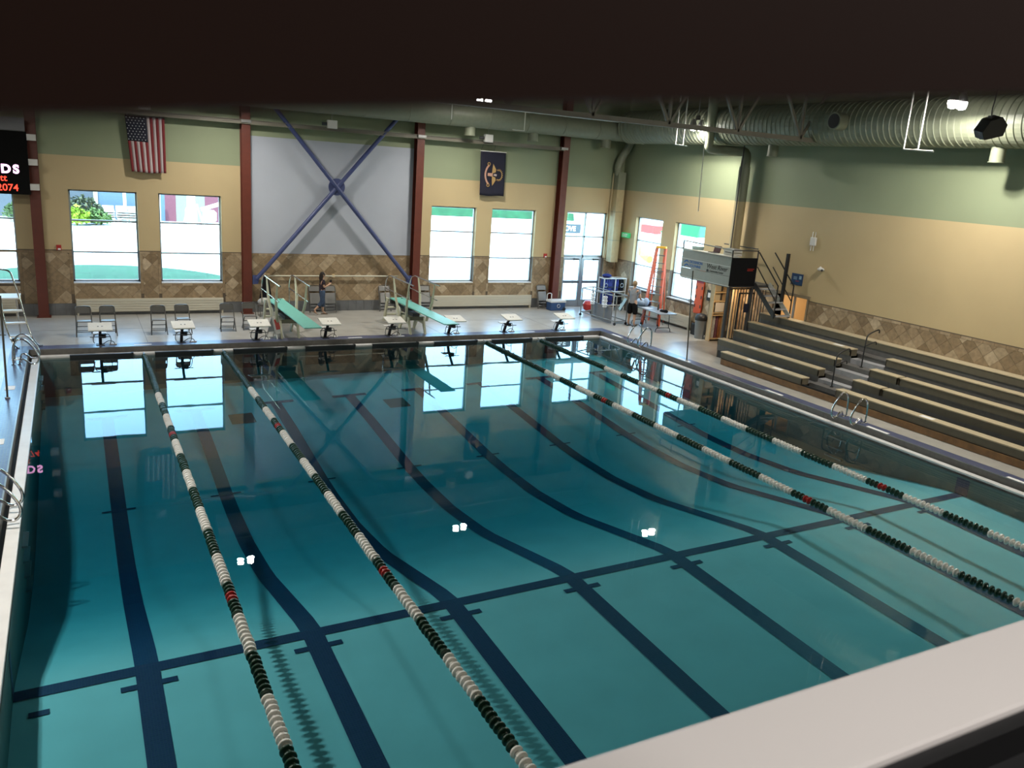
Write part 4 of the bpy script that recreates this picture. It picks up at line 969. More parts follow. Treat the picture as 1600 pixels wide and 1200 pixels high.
def make_folded():
    t = thing('folded_chair', 'x', 'chair', (0, 0, Z0), 'folded grey chairs leaning on the far wall')
    z = Z0; ln = lambda h: .28*h/.95
    for s in (-1, 1):
        B = MB(); B.tube([(s*.225, 0, z), (s*.215, ln(.9), z+.9)], .016, 7); B.build('leg', M['chair_metal'], t)
        B = MB(); B.tube([(s*.20, -.03, z+.02), (s*.19, ln(.7)-.03, z+.70)], .014, 7); B.build('leg', M['chair_metal'], t)
    B = MB(); B.tube(smooth_path([(-.215, ln(.88), z+.88), (-.19, ln(.96), z+.96), (.19, ln(.96), z+.96), (.215, ln(.88), z+.88)], 1), .016, 7); B.build('top_rail', M['chair_metal'], t)
    B = MB(); B.hexa([(-.2, ln(.76)-.01, z+.76), (.2, ln(.76)-.01, z+.76), (.2, ln(.76)+.01, z+.76), (-.2, ln(.76)+.01, z+.76)], [(-.2, ln(.93)-.01, z+.93), (.2, ln(.93)-.01, z+.93), (.2, ln(.93)+.01, z+.93), (-.2, ln(.93)+.01, z+.93)]); B.build('backrest', M['chair_seat'], t, bevel=.005)
    B = MB(); B.hexa([(-.185, ln(.33)-.05, z+.33), (.185, ln(.33)-.05, z+.33), (.185, ln(.33)-.02, z+.33), (-.185, ln(.33)-.02, z+.33)], [(-.185, ln(.70)-.05, z+.70), (.185, ln(.70)-.05, z+.70), (.185, ln(.70)-.02, z+.70), (-.185, ln(.70)-.02, z+.70)]); B.build('seat', M['chair_seat'], t, bevel=.008)
    for h in (.12, .24): B = MB(); B.tube([(-.22, ln(h), z+h), (.22, ln(h), z+h)], .012, 6); B.build('stretcher', M['steel'], t)
    return t
cp = make_folded()
cl_ = ['folded grey chair left of the walking woman, against the wall', 'folded grey chair right of the walking woman, against the wall', 'folded grey chair against the wall left of the third red column', 'folded grey chair right of the third red column, beside the heater', 'folded grey chair left of the blue cooler']
for i, x in enumerate((8.3, 8.85, 10.98, 12.62, 17.9)):
    o = cp if i == 0 else copy_tree(cp); setp(o, label=cl_[i]); at(o, (x, 5.0, Z0))
# ================================================================== DIVING BOARDS
def make_diving(xb):
    t = thing('diving_board', 'x', 'diving board', (xb, 1.3, Z0), 'diving boards with stands')
    w = .25
    B = MB(); ya, yb = 2.98, -1.98
    B.hexa([(xb-w, yb, 1.045), (xb+w, yb, 1.045), (xb+w, ya, 1.02), (xb-w, ya, 1.02)], [(xb-w, yb, 1.075), (xb+w, yb, 1.075), (xb+w, ya, 1.065), (xb-w, ya, 1.065)]); B.build('board', M['aqua'], t, bevel=.006, label='aqua green springboard')
    for s in (-1, 1):
        B = MB(); B.hexa([(xb+s*.30-.02, 2.95, .92), (xb+s*.30+.02, 2.95, .92), (xb+s*.30+.02, 3.12, .92), (xb+s*.30-.02, 3.12, .92)], [(xb+s*.30-.02, 2.9, 1.04), (xb+s*.30+.02, 2.9, 1.04), (xb+s*.30+.02, 3.2, 1.04), (xb+s*.30-.02, 3.2, 1.04)])
        B.prism([(3.0, 1.02), (3.14, 1.04), (3.45, .18), (3.28, .18), (3.12, .6)], 'x', xb+s*.30-.025, xb+s*.30+.025); B.build('rear_leg', M['stand'], t)
        # cast front frame
        B = MB(); X0, X1 = xb+s*.24, xb+s*.36
        B.prism([(.72, .18), (.86, .18), (1.02, .5), (1.55, .5), (1.78, .18), (1.92, .18), (1.75, .62), (1.7, .72), (.95, .72), (.9, .58)], 'x', min(X0, X0+s*.05), max(X0, X0+s*.05)); B.build('front_frame', M['stand'], t)
        # rails
        xr = xb+s*.45
        B = MB(); B.tube(smooth_path([(xr, 2.85, .95), (xr, 2.95, 1.45), (xr, 2.80, 1.80), (xr, 2.45, 1.93), (xr, 2.1, 1.91), (xr, .15, 1.91)], 2), .021, 8); B.build('top_rail', M['chrome'], t, smooth=True)
        B = MB(); B.tube([(xr, 2.90, 1.42), (xr, .35, 1.40)], .019, 8); B.build('mid_rail', M['chrome'], t, smooth=True)
        B = MB(); B.tube([(xr, 2.08, 1.90), (xr, 1.85, 1.3), (xr-s*.08, 1.6, .62)], [.025, .042, .05], 8); B.build('rail_post', M['stand'], t, smooth=True)
        B = MB(); B.tube([(xr, .58, 1.90), (xr, .72, 1.3), (xr-s*.08, .98, .60)], [.025, .042, .05], 8); B.build('rail_post', M['stand'], t, smooth=True)
    for zz, yy in ((.38, 3.36), (.66, 3.2)): MB().box(xb-.30, xb+.30, yy-.12, yy+.10, zz, zz+.03).build('step_tread', M['stand'], t)
    MB().box(xb-.28, xb+.28, .95, 1.7, .62, .74).build('base_beam', mat('dull_green_beam', (.13, .13, .085), .6), t)
    MB().box(xb-.12, xb+.12, 1.0, 2.9, .74, .84).build('rail_track', M['dark'], t)
    B = MB(); B.tube([(xb-.3, 1.35, .95), (xb+.3, 1.35, .95)], .065, 12); B.build('fulcrum_roller', M['dark'], t, smooth=True)
    B = MB(); B.lathe([(xb-.40, .05), (xb-.385, .20), (xb-.36, .22), (xb-.345, .2), (xb-.34, .05)], (0, 1.75, .78), 'x', 18); B.build('hand_wheel', M['offwhite'], t, smooth=True)
    MB().box(xb-.25, xb+.25, 2.82, 2.96, .86, 1.02).build('anchor_bracket', M['dark'], t)
    B = MB(); B.tube([(xb+.12, 2.75, 1.066), (xb+.12, 2.75, 1.08)], .03, 10); B.build('anchor_bolt', M['dark'], t)
    return t
dv = make_diving(6.4); setp(dv, label='left aqua diving board with cream stand and rails, beside the small red sign')
o = copy_tree(dv, label='right aqua diving board with cream stand and rails, before the third column'); at(o, (10.66, 1.3, Z0))
# small A sign
t = thing('floor_sign', 'small white folding floor sign with a red panel by the left diving board', 'sign', (5.98, 1.0, Z0))
for s in (-1, 1):
    B = MB(); y0_, y1_ = .95+.02, .95+s*.24; zt_ = .86
    pr = [(-.15, y1_, Z0), (.15, y1_, Z0), (.13, y0_, zt_), (-.13, y0_, zt_)]
    R5 = Matrix.Rotation(math.radians(30), 3, 'Z'); c5 = Vector((5.98, .95, 0))
    def q5(x, y, z): v = R5@Vector((x, y-.95, z)); return (c5.x+v.x, c5.y+v.y, z)
    for (u0, u1) in ((-.15, -.115), (.115, .15)):
        B.hexa([q5(u0, y1_, Z0), q5(u1, y1_, Z0), q5(u1, y1_+.02*1, Z0), q5(u0, y1_+.02, Z0)], [q5(u0*.9, y0_, zt_), q5(u1*.9, y0_, zt_), q5(u1*.9, y0_+.02, zt_), q5(u0*.9, y0_+.02, zt_)])
    def lerp(h): return y1_+(y0_-y1_)*(h-Z0)/(zt_-Z0)
    B.hexa([q5(-.14, lerp(.34), .34), q5(.14, lerp(.34), .34), q5(.14, lerp(.34)+.018, .34), q5(-.14, lerp(.34)+.018, .34)], [q5(-.13, y0_, zt_), q5(.13, y0_, zt_), q5(.13, y0_+.018, zt_), q5(-.13, y0_+.018, zt_)])
    B.build('sign_leaf', M['white'], t)
    if s == -1:
        B = MB(); B.hexa([q5(-.085, lerp(.46)-.006, .46), q5(.085, lerp(.46)-.006, .46), q5(.085, lerp(.46), .46), q5(-.085, lerp(.46), .46)], [q5(-.08, lerp(.76)-.006, .76), q5(.08, lerp(.76)-.006, .76), q5(.08, lerp(.76), .76), q5(-.08, lerp(.76), .76)])
        B.build('red_panel', M['red'], t)
# ================================================================== POOL GRAB RAILS
def grab(x, y0_, y1_, sgn, lab, top=.86):
    t = thing('pool_handrail', lab, 'handrail', (x+sgn*.4, (y0_+y1_)/2, Z0), 'stainless pool ladder rails')
    for y in (y0_, y1_):
        B = MB(); P = [(x+sgn*.55, y, Z0), (x+sgn*.55, y, .55), (x+sgn*.50, y, top-.1), (x+sgn*.35, y, top), (x+sgn*.18, y, top-.12), (x-sgn*.02, y, .42), (x+sgn*.0, y, .22), (x+sgn*.15, y, .16), (x+sgn*.33, y, .34), (x+sgn*.40, y, .30), (x+sgn*.42, y, Z0)]
        B.tube(smooth_path(P, 2), .024, 9); B.build('rail', M['chrome'], t, smooth=True)
        for xx in (.55, .42):
            B = MB(); B.lathe([(Z0, .045), (Z0+.02, .045), (Z0+.028, .03)], (x+sgn*xx, y, 0), 'z', 12); B.build('escutcheon', M['chrome'], t)
    for k in range(4): MB().box(x-sgn*.02-.04, x-sgn*.02+.04, y0_+.03, y1_-.03, -.30-.25*k, -.27-.25*k).build('step', M['steel'], t)
grab(17.5, -2.35, -1.75, 1, 'far stainless handrail pair at the pool edge near the person at the table')
grab(17.5, -11.35, -10.75, 1, 'near stainless handrail pair at the pool edge before the bleachers')
grab(-.40, -1.3, -.7, -1, 'stainless handrail pair at the far left pool corner')
grab(-.40, -11.3, -10.7, -1, 'stainless handrail pair cut off by the left edge of the photo')
# stanchion poles
def stanchion(p, q, lab):
    t = thing('stanchion_pole', lab, 'pole', p, 'backstroke flag poles')
    B = MB(); B.tube([p, q], .022, 10); B.build('pole_tube', mat('grey_tube', (.10, .095, .08), .4, .5), t, smooth=True)
    B = MB(); B.lathe([(Z0, .05), (Z0+.03, .05), (Z0+.04, .03)], (p[0], p[1], 0), 'z', 12); B.build('floor_socket', M['steel'], t)
stanchion((-.92, -4.43, Z0), (-.89, -4.43, 2.45), 'grey upright pole at the left pool edge')
stanchion((17.88, -4.5, Z0), (17.93, -4.2, 3.05), 'tall thin grey pole at the right pool edge before the press box')
# ================================================================== LIFEGUARD CHAIR
t = thing('lifeguard_chair', 'stainless lifeguard chair with white steps at the left edge', 'lifeguard chair', (-1.2, .8, Z0))
for x0, s in ((0, 1), (-.46, 1)):
    B = MB(); P = [(-.34+x0, .72, .21), (-.46+x0, .74, .20), (-.60+x0, .8, .44), (-.70+x0, .86, .83), (-.82+x0, .95, 1.47), (-.95+x0, 1.0, 2.05), (-1.0+x0, 1.05, 2.2), (-1.15+x0, 1.12, 2.24), (-1.6+x0, 1.35, 2.25)]
    if x0 < 0: P = [(-.90, .55, .20), (-.98, .62, .20), (-1.10, .8, .40), (-1.19, .84, .74), (-1.24, .9, 1.1), (-1.26, .95, 1.5)]
    B.tube(smooth_path(P, 1), .022, 9); B.build('side_rail', M['chrome'], t, smooth=True)
for z, xa, xb_, y in ((.45, -1.12, -.60, .78), (.80, -1.19, -.70, .84), (1.13, -1.23, -.76, .90)):
    MB().box(xa, xb_, y-.02, y+.16, z, z+.035).build('step_tread', M['white'], t, bevel=.005)
MB().box(-1.75, -.82, .92, 1.7, 1.46, 1.50).build('platform', M['white'], t, bevel=.008)
for p, q in (((-1.7, .95, Z0), (-1.7, 1.0, 1.47)), ((-1.7, 1.7, Z0), (-1.7, 1.65, 2.2)), ((-.9, 1.75, Z0), (-.95, 1.66, 1.47))):
    B = MB(); B.tube([p, q], .022, 9); B.build('leg', M['chrome'], t, smooth=True)
MB().box(-2.2, -1.75, 1.05, 1.65, 1.9, 1.95).build('seat', M['white'], t); 
B = MB(); B.tube([(-1.7, 1.0, .5), (-1.2, .85, .5)], .016, 8); B.build('cross_bar', M['chrome'], t)
B = MB(); B.lathe([(.80, .06), (.92, .06)], (-1.02, 0, .35), 'y', 14); B.build('wheel', M['black'], t)
# ================================================================== BLEACHERS
TOP = [.59, .82, 1.09, 1.36, 1.63]; LEND = [-5.05, -4.17, -4.19, -4.17, -4.05]
t = thing('bleachers', 'five row tan and grey bleachers with a stepped aisle', 'bleachers', (20.1, -12, Z0))
def bench(n, ya, yb):
    x = 18.75+.61*n; zt_ = TOP[n]; d = .30 if n < 4 else .38
    B = MB(); B.box(x, x+d, ya, yb, zt_-.035, zt_); bt = B.build('bench_seat', M['bench'], t, bevel=.008)
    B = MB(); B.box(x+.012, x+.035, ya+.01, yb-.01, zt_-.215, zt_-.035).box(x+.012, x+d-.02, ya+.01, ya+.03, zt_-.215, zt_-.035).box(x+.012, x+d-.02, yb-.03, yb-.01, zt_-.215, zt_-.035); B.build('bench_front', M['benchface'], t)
for n in range(5):
    if n == 4: segs = [(-22, LEND[4])]
    else:
        segs = [(-8.5, LEND[n])]+([(-10.62, -9.7), (-22, -10.68)] if n in (1, 2) else [(-22, -9.7)])
    for ya, yb in segs: bench(n, ya, yb)
for n in range(1, 5):   # walkways + risers
    x = 18.75+.61*n; zz = TOP[n]-.40
    segs = [(-8.5, LEND[n]), (-22, -9.7)]
    if n == 4: segs = [(-8.5, LEND[n]), (-22, -9.7)]
    for ya, yb in segs:
        MB().box(x-.33, x+.05, ya, min(yb, -5.2) if n == 1 and yb > -8 else yb, zz-.03, zz).build('walkway', M['benchdeck'], t)
        MB().box(x+.03, x+.05, ya, yb, zz, TOP[n]-.21).build('riser', M['benchdeck'], t)
        if n < 4: MB().box(x+.05, x+.07, ya, yb, Z0 if n == 1 else zz-.1, zz).build('riser', M['black'], t)
for ya, yb in ((-22, -5.15),):
    MB().box(18.72, 18.745, ya, yb, Z0+.012, .36).build('kick_board', M['wood'], t, label='brown wooden kick board')
MB().box(18.80, 18.83, -22, -5.2, Z0, .40).build('under_panel', M['black'], t)
for n in range(5):
    x = 18.75+.61*n
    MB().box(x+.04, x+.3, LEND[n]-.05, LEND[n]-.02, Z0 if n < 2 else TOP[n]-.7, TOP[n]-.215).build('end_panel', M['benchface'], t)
MB().box(20.58+.61-.33, 21.24, -9.7, -8.5, 1.20, 1.23).build('walkway', M['benchdeck'], t)
MB().box(21.22, 21.24, -9.7, -8.5, 1.23, 1.42).build('riser', M['benchdeck'], t)
for n in range(4):      # aisle steps
    x = 18.75+.61*n
    B = MB(); B.box(x+.02, x+.30, -9.68, -8.52, Z0 if n == 0 else TOP[n]-.55, TOP[n]-.27); B.build('aisle_step', M['stepface'], t)
    B = MB(); B.box(x+.30, x+.63, -9.68, -8.9 if n % 1 else -8.52, Z0 if n == 0 else TOP[n]-.5, TOP[n]-.14); B.build('aisle_step', M['benchdeck'], t)
B = MB()
for y in (-11.2, -13, -15): B.box(20.2, 20.23, y, y+.05, .9, 1.2)
for y in (-6.4, -9.3, -12.7): pass
for n, y in ((0, -6.5), (0, -12.6), (1, -5.9), (2, -6.2), (3, -8.1), (0, -7.6)):
    x = 18.75+.61*n; MB().box(x+.05, x+.2, y, y+.35, TOP[n], TOP[n]+.003).build('seat_number_plate', M['text_white'], t)
for (x, y, z), lab in (((19.3, -9.1, .45), 'black aisle handrail on the lower bleacher steps'), ((20.45, -9.05, .95), 'black aisle handrail on the upper bleacher steps')):
    t = thing('aisle_handrail', lab, 'handrail', (x, y, z), 'aisle handrails')
    B = MB(); B.tube(smooth_path([(x, y, z), (x, y, z+.86), (x+.06, y, z+.97), (x+.40, y-.02, z+1.10), (x+.46, y-.03, z+1.08), (x+.46, y-.03, z+1.0)], 1), .019, 8); B.build('rail_tube', M['black'], t, smooth=True)
    B = MB(); B.tube(smooth_path([(x, y, z+.62), (x+.36, y-.02, z+.75), (x+.42, y-.03, z+.73), (x+.42, y-.03, z+.66)], 1), .016, 8); B.build('mid_rail', M['black'], t, smooth=True)
    B = MB(); B.lathe([(z, .05), (z+.02, .05)], (x, y, 0), 'z', 12); B.build('base_flange', M['black'], t)
# ================================================================== PRESS BOX
t = thing('press_box', 'raised timing platform with pale lettered banner and black end panel', 'platform', (20.2, -3, Z0))
X0, X1, YA, YB = 19.5, 20.6, -4.2, -1.7
MB().box(X0+.02, X1+.9, YA, YB, 2.50, 2.58).build('platform_deck', M['dark'], t)
FP = []
for z0, z1 in ((2.56, 2.86), (2.87, 3.18), (3.19, 3.46)): FP += [MB().box(X0, X0+.03, YA+.02, YB, z0, z1).build('front_panel', M['banner'], t)]
MB().box(X0-.012, X0, YA+.02, YB, 3.165, 3.19).build('panel_trim', M['white'], t); MB().box(X0-.02, X0+.04, YA, YB, 2.53, 2.56).build('panel_trim', M['white'], t)
MB().box(X0-.05, X0+.35, YA, YB, 3.47, 3.51).build('counter_top', M['banner'], t, bevel=.006)
MB().box(X0, X1, YA-.02, YA+.01, 2.56, 3.48).build('end_panel', M['black_cloth'], t, label='black end panel')
MB().box(X0+.7, X1-.1, YA-.024, YA-.02, 3.11, 3.13).build('end_panel_print', M['red'], t)
MB().box(X0+.7, X1-.15, YA-.024, YA-.02, 3.06, 3.08).build('end_panel_print', M['red'], t)
MB().box(X0, X0+.03, YB-.02, YB+.01, 2.56, 3.48).build('end_post', M['dark'], t)
for p, q in (((X0, YA, 3.72), (X1, YA, 3.72)), ((X0, YA, 3.48), (X0, YA, 3.72)), ((X1, YA, 2.5), (X1, YA, 3.74)), ((X0, YB, 3.48), (X0, YB, 3.78)), ((X0, YB, 3.78), (X0+.02, YA, 3.72)), ((X1+.75, YB, 3.70), (X1+.75, YA+.8, 3.70))):
    B = MB(); B.beam(p, q, .035, .035); B.build('guard_rail', M['dark'] if p[0] != X0 or q[0] != X0+.02 else M['banner'], t)
for x, y in ((X0+.08, YA+.06), (X1, YA+.06), (X1+.85, YB-.06)): MB().box(x-.04, x+.04, y-.04, y+.04, Z0, 2.5).build('support_post', M['dark'], t)
xx = X0-.004
text_mesh('DICKINSON', .125, (xx, -2.12, 3.055), (0, -1, 0), (0, 0, 1), 'lettering', M['print_blue'], FP[1], bold=.003)
text_mesh('DOLPHINS', .125, (xx, -2.12, 2.925), (0, -1, 0), (0, 0, 1), 'lettering', M['print_blue'], FP[1], bold=.003)
text_mesh('West River', .22, (xx, -3.02, 3.0), (0, -1, 0), (0, 0, 1), 'lettering', M['print_dark'], FP[1], bold=.001, shear=.15)
text_mesh('Community Center', .085, (xx, -3.2, 2.90), (0, -1, 0), (0, 0, 1), 'lettering', M['print_dark'], FP[1], bold=.001)
B = MB(); B.prism([(-3.04, 2.88), (-3.14, 2.88), (-3.14, 2.95), (-3.08, 2.97), (-3.04, 2.95)], 'x', xx, xx-.003); B.build('logo', M['print_dark'], FP[1])
for dy, dz in ((0, 0), (-.02, -.13)):
    B = MB(); B.prism([(-1.80+dy, 3.02+dz), (-1.86+dy, 3.10+dz), (-1.95+dy, 3.14+dz), (-2.05+dy, 3.12+dz), (-2.09+dy, 3.04+dz), (-2.03+dy, 3.08+dz), (-1.95+dy, 3.09+dz), (-1.88+dy, 3.05+dz)], 'x', xx, xx-.003); B.build('dolphin_logo', M['print_blue'], FP[1])
# things on the press box
t = thing('laptop', 'open dark laptop on the press box counter', 'laptop', (19.75, -3.0, 3.51))
MB().box(19.62, 19.84, -3.18, -2.86, 3.51, 3.53).build('keyboard_base', M['black'], t); 
MB().hexa([(19.84, -3.18, 3.52), (19.86, -3.18, 3.52), (19.86, -2.86, 3.52), (19.84, -2.86, 3.52)], [(19.90, -3.18, 3.74), (19.92, -3.18, 3.74), (19.92, -2.86, 3.74), (19.90, -2.86, 3.74)]).build('screen', mat('maroon_lid', (.05, .012, .015), .5), t)
t = thing('printer', 'white printer at the right end of the press box counter', 'printer', (20.0, -3.75, 3.51))
MB().box(19.72, 20.1, -4.0, -3.5, 3.51, 3.72).build('printer_body', M['white'], t, bevel=.02); MB().box(19.70, 19.72, -3.9, -3.6, 3.60, 3.62).build('paper_slot', M['dark'], t); MB().box(19.76, 20.06, -3.96, -3.54, 3.72, 3.735).build('lid', M['steel'], t)
t = thing('equipment_bag', 'dark bundle of cables and bags inside the press box', 'bag', (20.2, -2.9, 2.58))
B = MB(); B.ball((20.1, -2.7, 3.2), .25, .5, .28); B.ball((20.1, -3.3, 3.2), .25, .4, .26); B.ball((20.1, -2.95, 2.85), .27, .6, .27); B.build('bundle', M['black_cloth'], t, smooth=True)
t = thing('plastic_tub', 'pale blue tub at the left end of the press box', 'tub', (19.9, -2.0, 2.58))
B = MB(); B.lathe([(2.58, .15), (3.55, .2), (3.62, .22)], (19.85, -2.05, 0), 'z', 14); B.build('tub_body', mat('pale_tub', (.35, .5, .5), .4), t, smooth=True)
# stairs
t = thing('metal_stairs', 'black railed metal stairs from the top bleacher row to the press box', 'stairs', (20.95, -4.7, 1.63))
for x in (20.62, 21.28):
    B = MB(); B.beam((x, -4.2, 2.62), (x, -5.3, 1.70), .03, .16); B.build('stringer', M['banner'] if x > 21 else M['dark'], t)
for k in range(5):
    y = -4.42-.20*k; z = 2.50-.19*k; MB().box(20.63, 21.27, y-.13, y+.10, z-.03, z).build('tread', M['stepface'], t, bevel=.004)
for x in (20.6, 21.3):
    B = MB(); B.beam((x, -4.25, 3.68), (x, -5.28, 2.72), .03, .03); B.beam((x, -4.25, 3.2), (x, -5.28, 2.2), .025, .025) ; B.build('handrail', M['black'], t)
    B = MB(); B.beam((x, -5.28, 1.66), (x, -5.28, 2.74), .03, .03); B.build('newel_post', M['black'], t)
B = MB(); B.beam((20.6, -4.8, 2.2), (20.6, -4.8, 3.78-.02), .06, .06) if False else B.beam((21.3, -4.85, 2.1), (21.3, -4.85, 3.72), .09, .09); B.build('tall_post', M['black'], t)
# black bar gate below the press box
t = thing('bar_gate', 'black metal bar gate below the press box', 'gate', (20.35, -4.1, .6))
B = MB(); B.beam((19.65, -4.1, 2.45), (21.3, -4.1, 2.45), .03, .04); B.build('top_bar', M['black'], t)
B = MB(); B.beam((19.65, -4.1, .75), (21.3, -4.1, .75), .03, .04); B.build('bottom_bar', M['black'], t)
for k in range(14):
    x = 19.66+.125*k; B = MB(); B.box(x-.011, x+.011, -4.111, -4.089, .42 if k < 9 else .8, 2.46); B.build('bar', M['black'], t)
B = MB(); B.beam((20.1, -4.12, 2.3), (20.75, -4.12, 2.3), .03, .05); B.beam((20.1, -4.12, .6), (20.1, -4.12, 2.32), .04, .03, (0, 1, 0)); B.beam((20.75, -4.12, .6), (20.75, -4.12, 2.32), .04, .03, (0, 1, 0)); B.build('gate_frame', M['black'], t)
MB().box(20.35, 20.6, -4.14, -4.125, 1.65, 1.95).build('notice_plate', M['navy'], t)
# added warm lamp hidden under the press box, warms the wall behind the gate
t = thing('added_warm_lamp', 'small added warm lamp hidden under the press box to brighten the wall', 'lamp', (20.9, -3.0, 2.4))
MB().box(20.8, 21.0, -3.15, -2.85, 2.44, 2.5).build('housing', M['white'], t); MB().box(20.83, 20.97, -3.12, -2.88, 2.425, 2.44).build('diffuser', mat('added_warm_diffuser', (.9, .8, .6), .5, emit=(1, .72, .4), es=6), t)
wl = bpy.data.lights.new('added_warm_light', 'AREA'); wl.energy = 24; wl.size = .2; wl.color = (1, .70, .42)
wo = bpy.data.objects.new('added_warm_light', wl); col.objects.link(wo); wo.location = (20.9, -3.0, 2.41)
# shelving cabinet
t = thing('storage_cabinet', 'tall birch cabinet with open shelves beneath the press box', 'cabinet', (21.1, -1.75, Z0))
cx0, cx1, cy0, cy1, cz1 = 20.95, 21.56, -1.98, -1.76, 2.32
for b_ in ((cx0, cx0+.04, cy0, cy1, Z0, cz1), (cx1-.04, cx1, cy0, cy1, Z0, cz1)): MB().box(*b_).build('side_panel', M['lightwood'], t)
MB().box(cx0, cx1, cy1-.02, cy1, Z0, cz1).build('back_panel', M['offwhite'], t)
for z in (Z0+.06, 1.12, 1.20, 1.62, 1.95, cz1-.04): MB().box(cx0+.04, cx1-.04, cy0, cy1, z, z+.035).build('shelf', M['lightwood'], t)
MB().box(cx0+.1, cx1-.1, cy0-.01, cy0, 1.26, 1.60).build('notice_sheet', M['white'], t)
for i, (x, c, h, lab) in enumerate(((21.03, (.35, .36, .36), .8, 'grey rolled gear standing in the lower left of the birch cabinet'), (21.16, (.5, .5, .48), .85, 'white rolled gear standing in the birch cabinet'), (21.30, (.14, .05, .07), .8, 'maroon rolled banner standing in the birch cabinet'), (21.43, (.30, .12, .04), .78, 'orange brown rolled banner standing in the birch cabinet'))):
    B = MB(); B.tube([(x, -1.87, Z0+.1), (x+.02, -1.85, Z0+.1+h)], .06, 9); B.build('rolled_banner', mat('roll', c, .8, var=.3, scale=20), label=lab, cat='banner', group='rolls in the birch cabinet')
t = thing('wood_panel', 'upright light wood panel right of the birch cabinet', 'panel', (21.5, -2.2, Z0))
MB().box(21.20, 21.56, -2.62, -2.57, Z0, 2.42).build('board', M['lightwood'], t)
MB().box(21.20, 21.24, -2.66, -2.62, Z0, 2.42).build('edge_strip', M['lightwood'], t)
t = thing('wall_notice', 'small black and white notice on the wall behind the bin', 'sign', (XW-.02, -.95, 1.5))
MB().box(XW-.02, XW, -1.15, -.85, 1.5, 1.9).build('board', M['black'], t); MB().box(XW-.024, XW-.02, -1.08, -.92, 1.62, 1.8).build('sheet', M['text_white'], t)
# trash bin + black bag
t = thing('trash_bin', 'grey plastic trash bin with black liner beside the birch cabinet', 'bin', (20.75, -1.0, Z0))
B = MB(); B.lathe([(Z0, .16), (Z0+.03, .17), (Z0+.72, .21), (Z0+.74, .22)], (20.93, -1.45, 0), 'z', 20); B.build('bin_body', M['bin'], t, smooth=True)
B = MB(); B.lathe([(Z0+.68, .225), (Z0+.78, .23), (Z0+.88, .18), (Z0+.92, .10)], (20.93, -1.45, 0), 'z', 14); B.build('liner', M['black'], t, smooth=True)
t = thing('black_case', 'black case on the floor left of the trash bin', 'case', (20.95, -.45, Z0))
MB().box(21.12, 21.4, -1.05, -.7, Z0, .62).build('case_body', M['black'], t, bevel=.03); B = MB(); B.tube(smooth_path([(21.26, -1.0, .62), (21.26, -.98, .7), (21.26, -.78, .7), (21.26, -.76, .62)], 1), .012, 6); B.build('handle', M['dark'], t)
t = thing('rescue_board', 'orange rescue backboard hung upright on the right wall', 'rescue board', (XW-.1, -.5, .92))
B = MB(); B.prism([(-.28, .95), (-.34, .92), (-.64, .95), (-.70, 1.0), (-.72, 2.1), (-.66, 2.55), (-.5, 2.66), (-.36, 2.6), (-.27, 2.2)], 'x', XW-.10, XW-.04); B.build('board', M['orange'], t, bevel=.01)
for z in (1.15, 1.5, 1.85, 2.2):
    for y in (-.33, -.65): MB().box(XW-.103, XW-.10, y-.03, y+.03, z, z+.12).build('hand_slot', M['black'], t)
MB().box(XW-.12, XW-.10, -.7, -.3, 2.1, 2.5).build('head_block', mat('maroon_pad', (.25, .03, .06), .7), t)
MB().box(XW-.06, XW, -.55, -.45, 2.45, 2.55).build('wall_hook', M['steel'], t)
t = thing('goggles_pouch', 'small grey pouch on the sill of the right wall window', 'pouch', (XW+.06, .1, WZ[0]))
B = MB(); B.ball((XW+.07, .12, 1.32), .07, .16, .065); B.build('pouch_body', M['grey_shirt'], t, smooth=True)
# step ladder
t = thing('step_ladder', 'tall orange fibreglass step ladder against the right wall windows', 'ladder', (20.9, 1.3, Z0))
Rl = Matrix.Rotation(math.radians(-50), 3, 'Z'); cL = Vector((20.98, 1.42, 0))
def ql(x, y, z): v = Rl@Vector((x, y, 0)); return (cL.x+v.x, cL.y+v.y, z)
H = 3.25
for s in (-1, 1):
    B = MB(); B.beam(ql(s*.33, -.55, Z0), ql(s*.17, 0, H-.08), .06, .13, (0, 1, 0)); B.build('front_rail', M['orange'], t)
    B = MB(); B.beam(ql(s*.31, .55, Z0), ql(s*.16, .04, H-.08), .03, .06, (0, 1, 0)); B.build('rear_rail', M['orange'], t)
    B = MB(); B.box(*(lambda p: (p[0]-.04, p[0]+.04, p[1]-.05, p[1]+.05, Z0, Z0+.07))(ql(s*.33, -.55, 0))); B.build('foot', M['black'], t)
for k in range(9):
    z = .5+.30*k; f = (z-Z0)/(H-.08-Z0); y = -.55+.55*f; wx = .33-.16*f
    B = MB(); B.beam(ql(-wx, y, z), ql(wx, y, z), .08, .03); B.build('step', M['steel'], t)
for k in range(3):
    z = .6+.8*k; f = (z-Z0)/(H-.08-Z0); y = .55-.51*f; wx = .31-.15*f
    B = MB(); B.beam(ql(-wx, y, z), ql(wx, y, z), .02, .04); B.build('rear_brace', M['steel'], t)
B = MB(); B.hexa([ql(-.2, -.1, H-.08), ql(.2, -.1, H-.08), ql(.2, .13, H-.08), ql(-.2, .13, H-.08)], [ql(-.19, -.1, H), ql(.19, -.1, H), ql(.19, .13, H), ql(-.19, .13, H)]); B.build('top_cap', M['yellow'], t, bevel=.01)
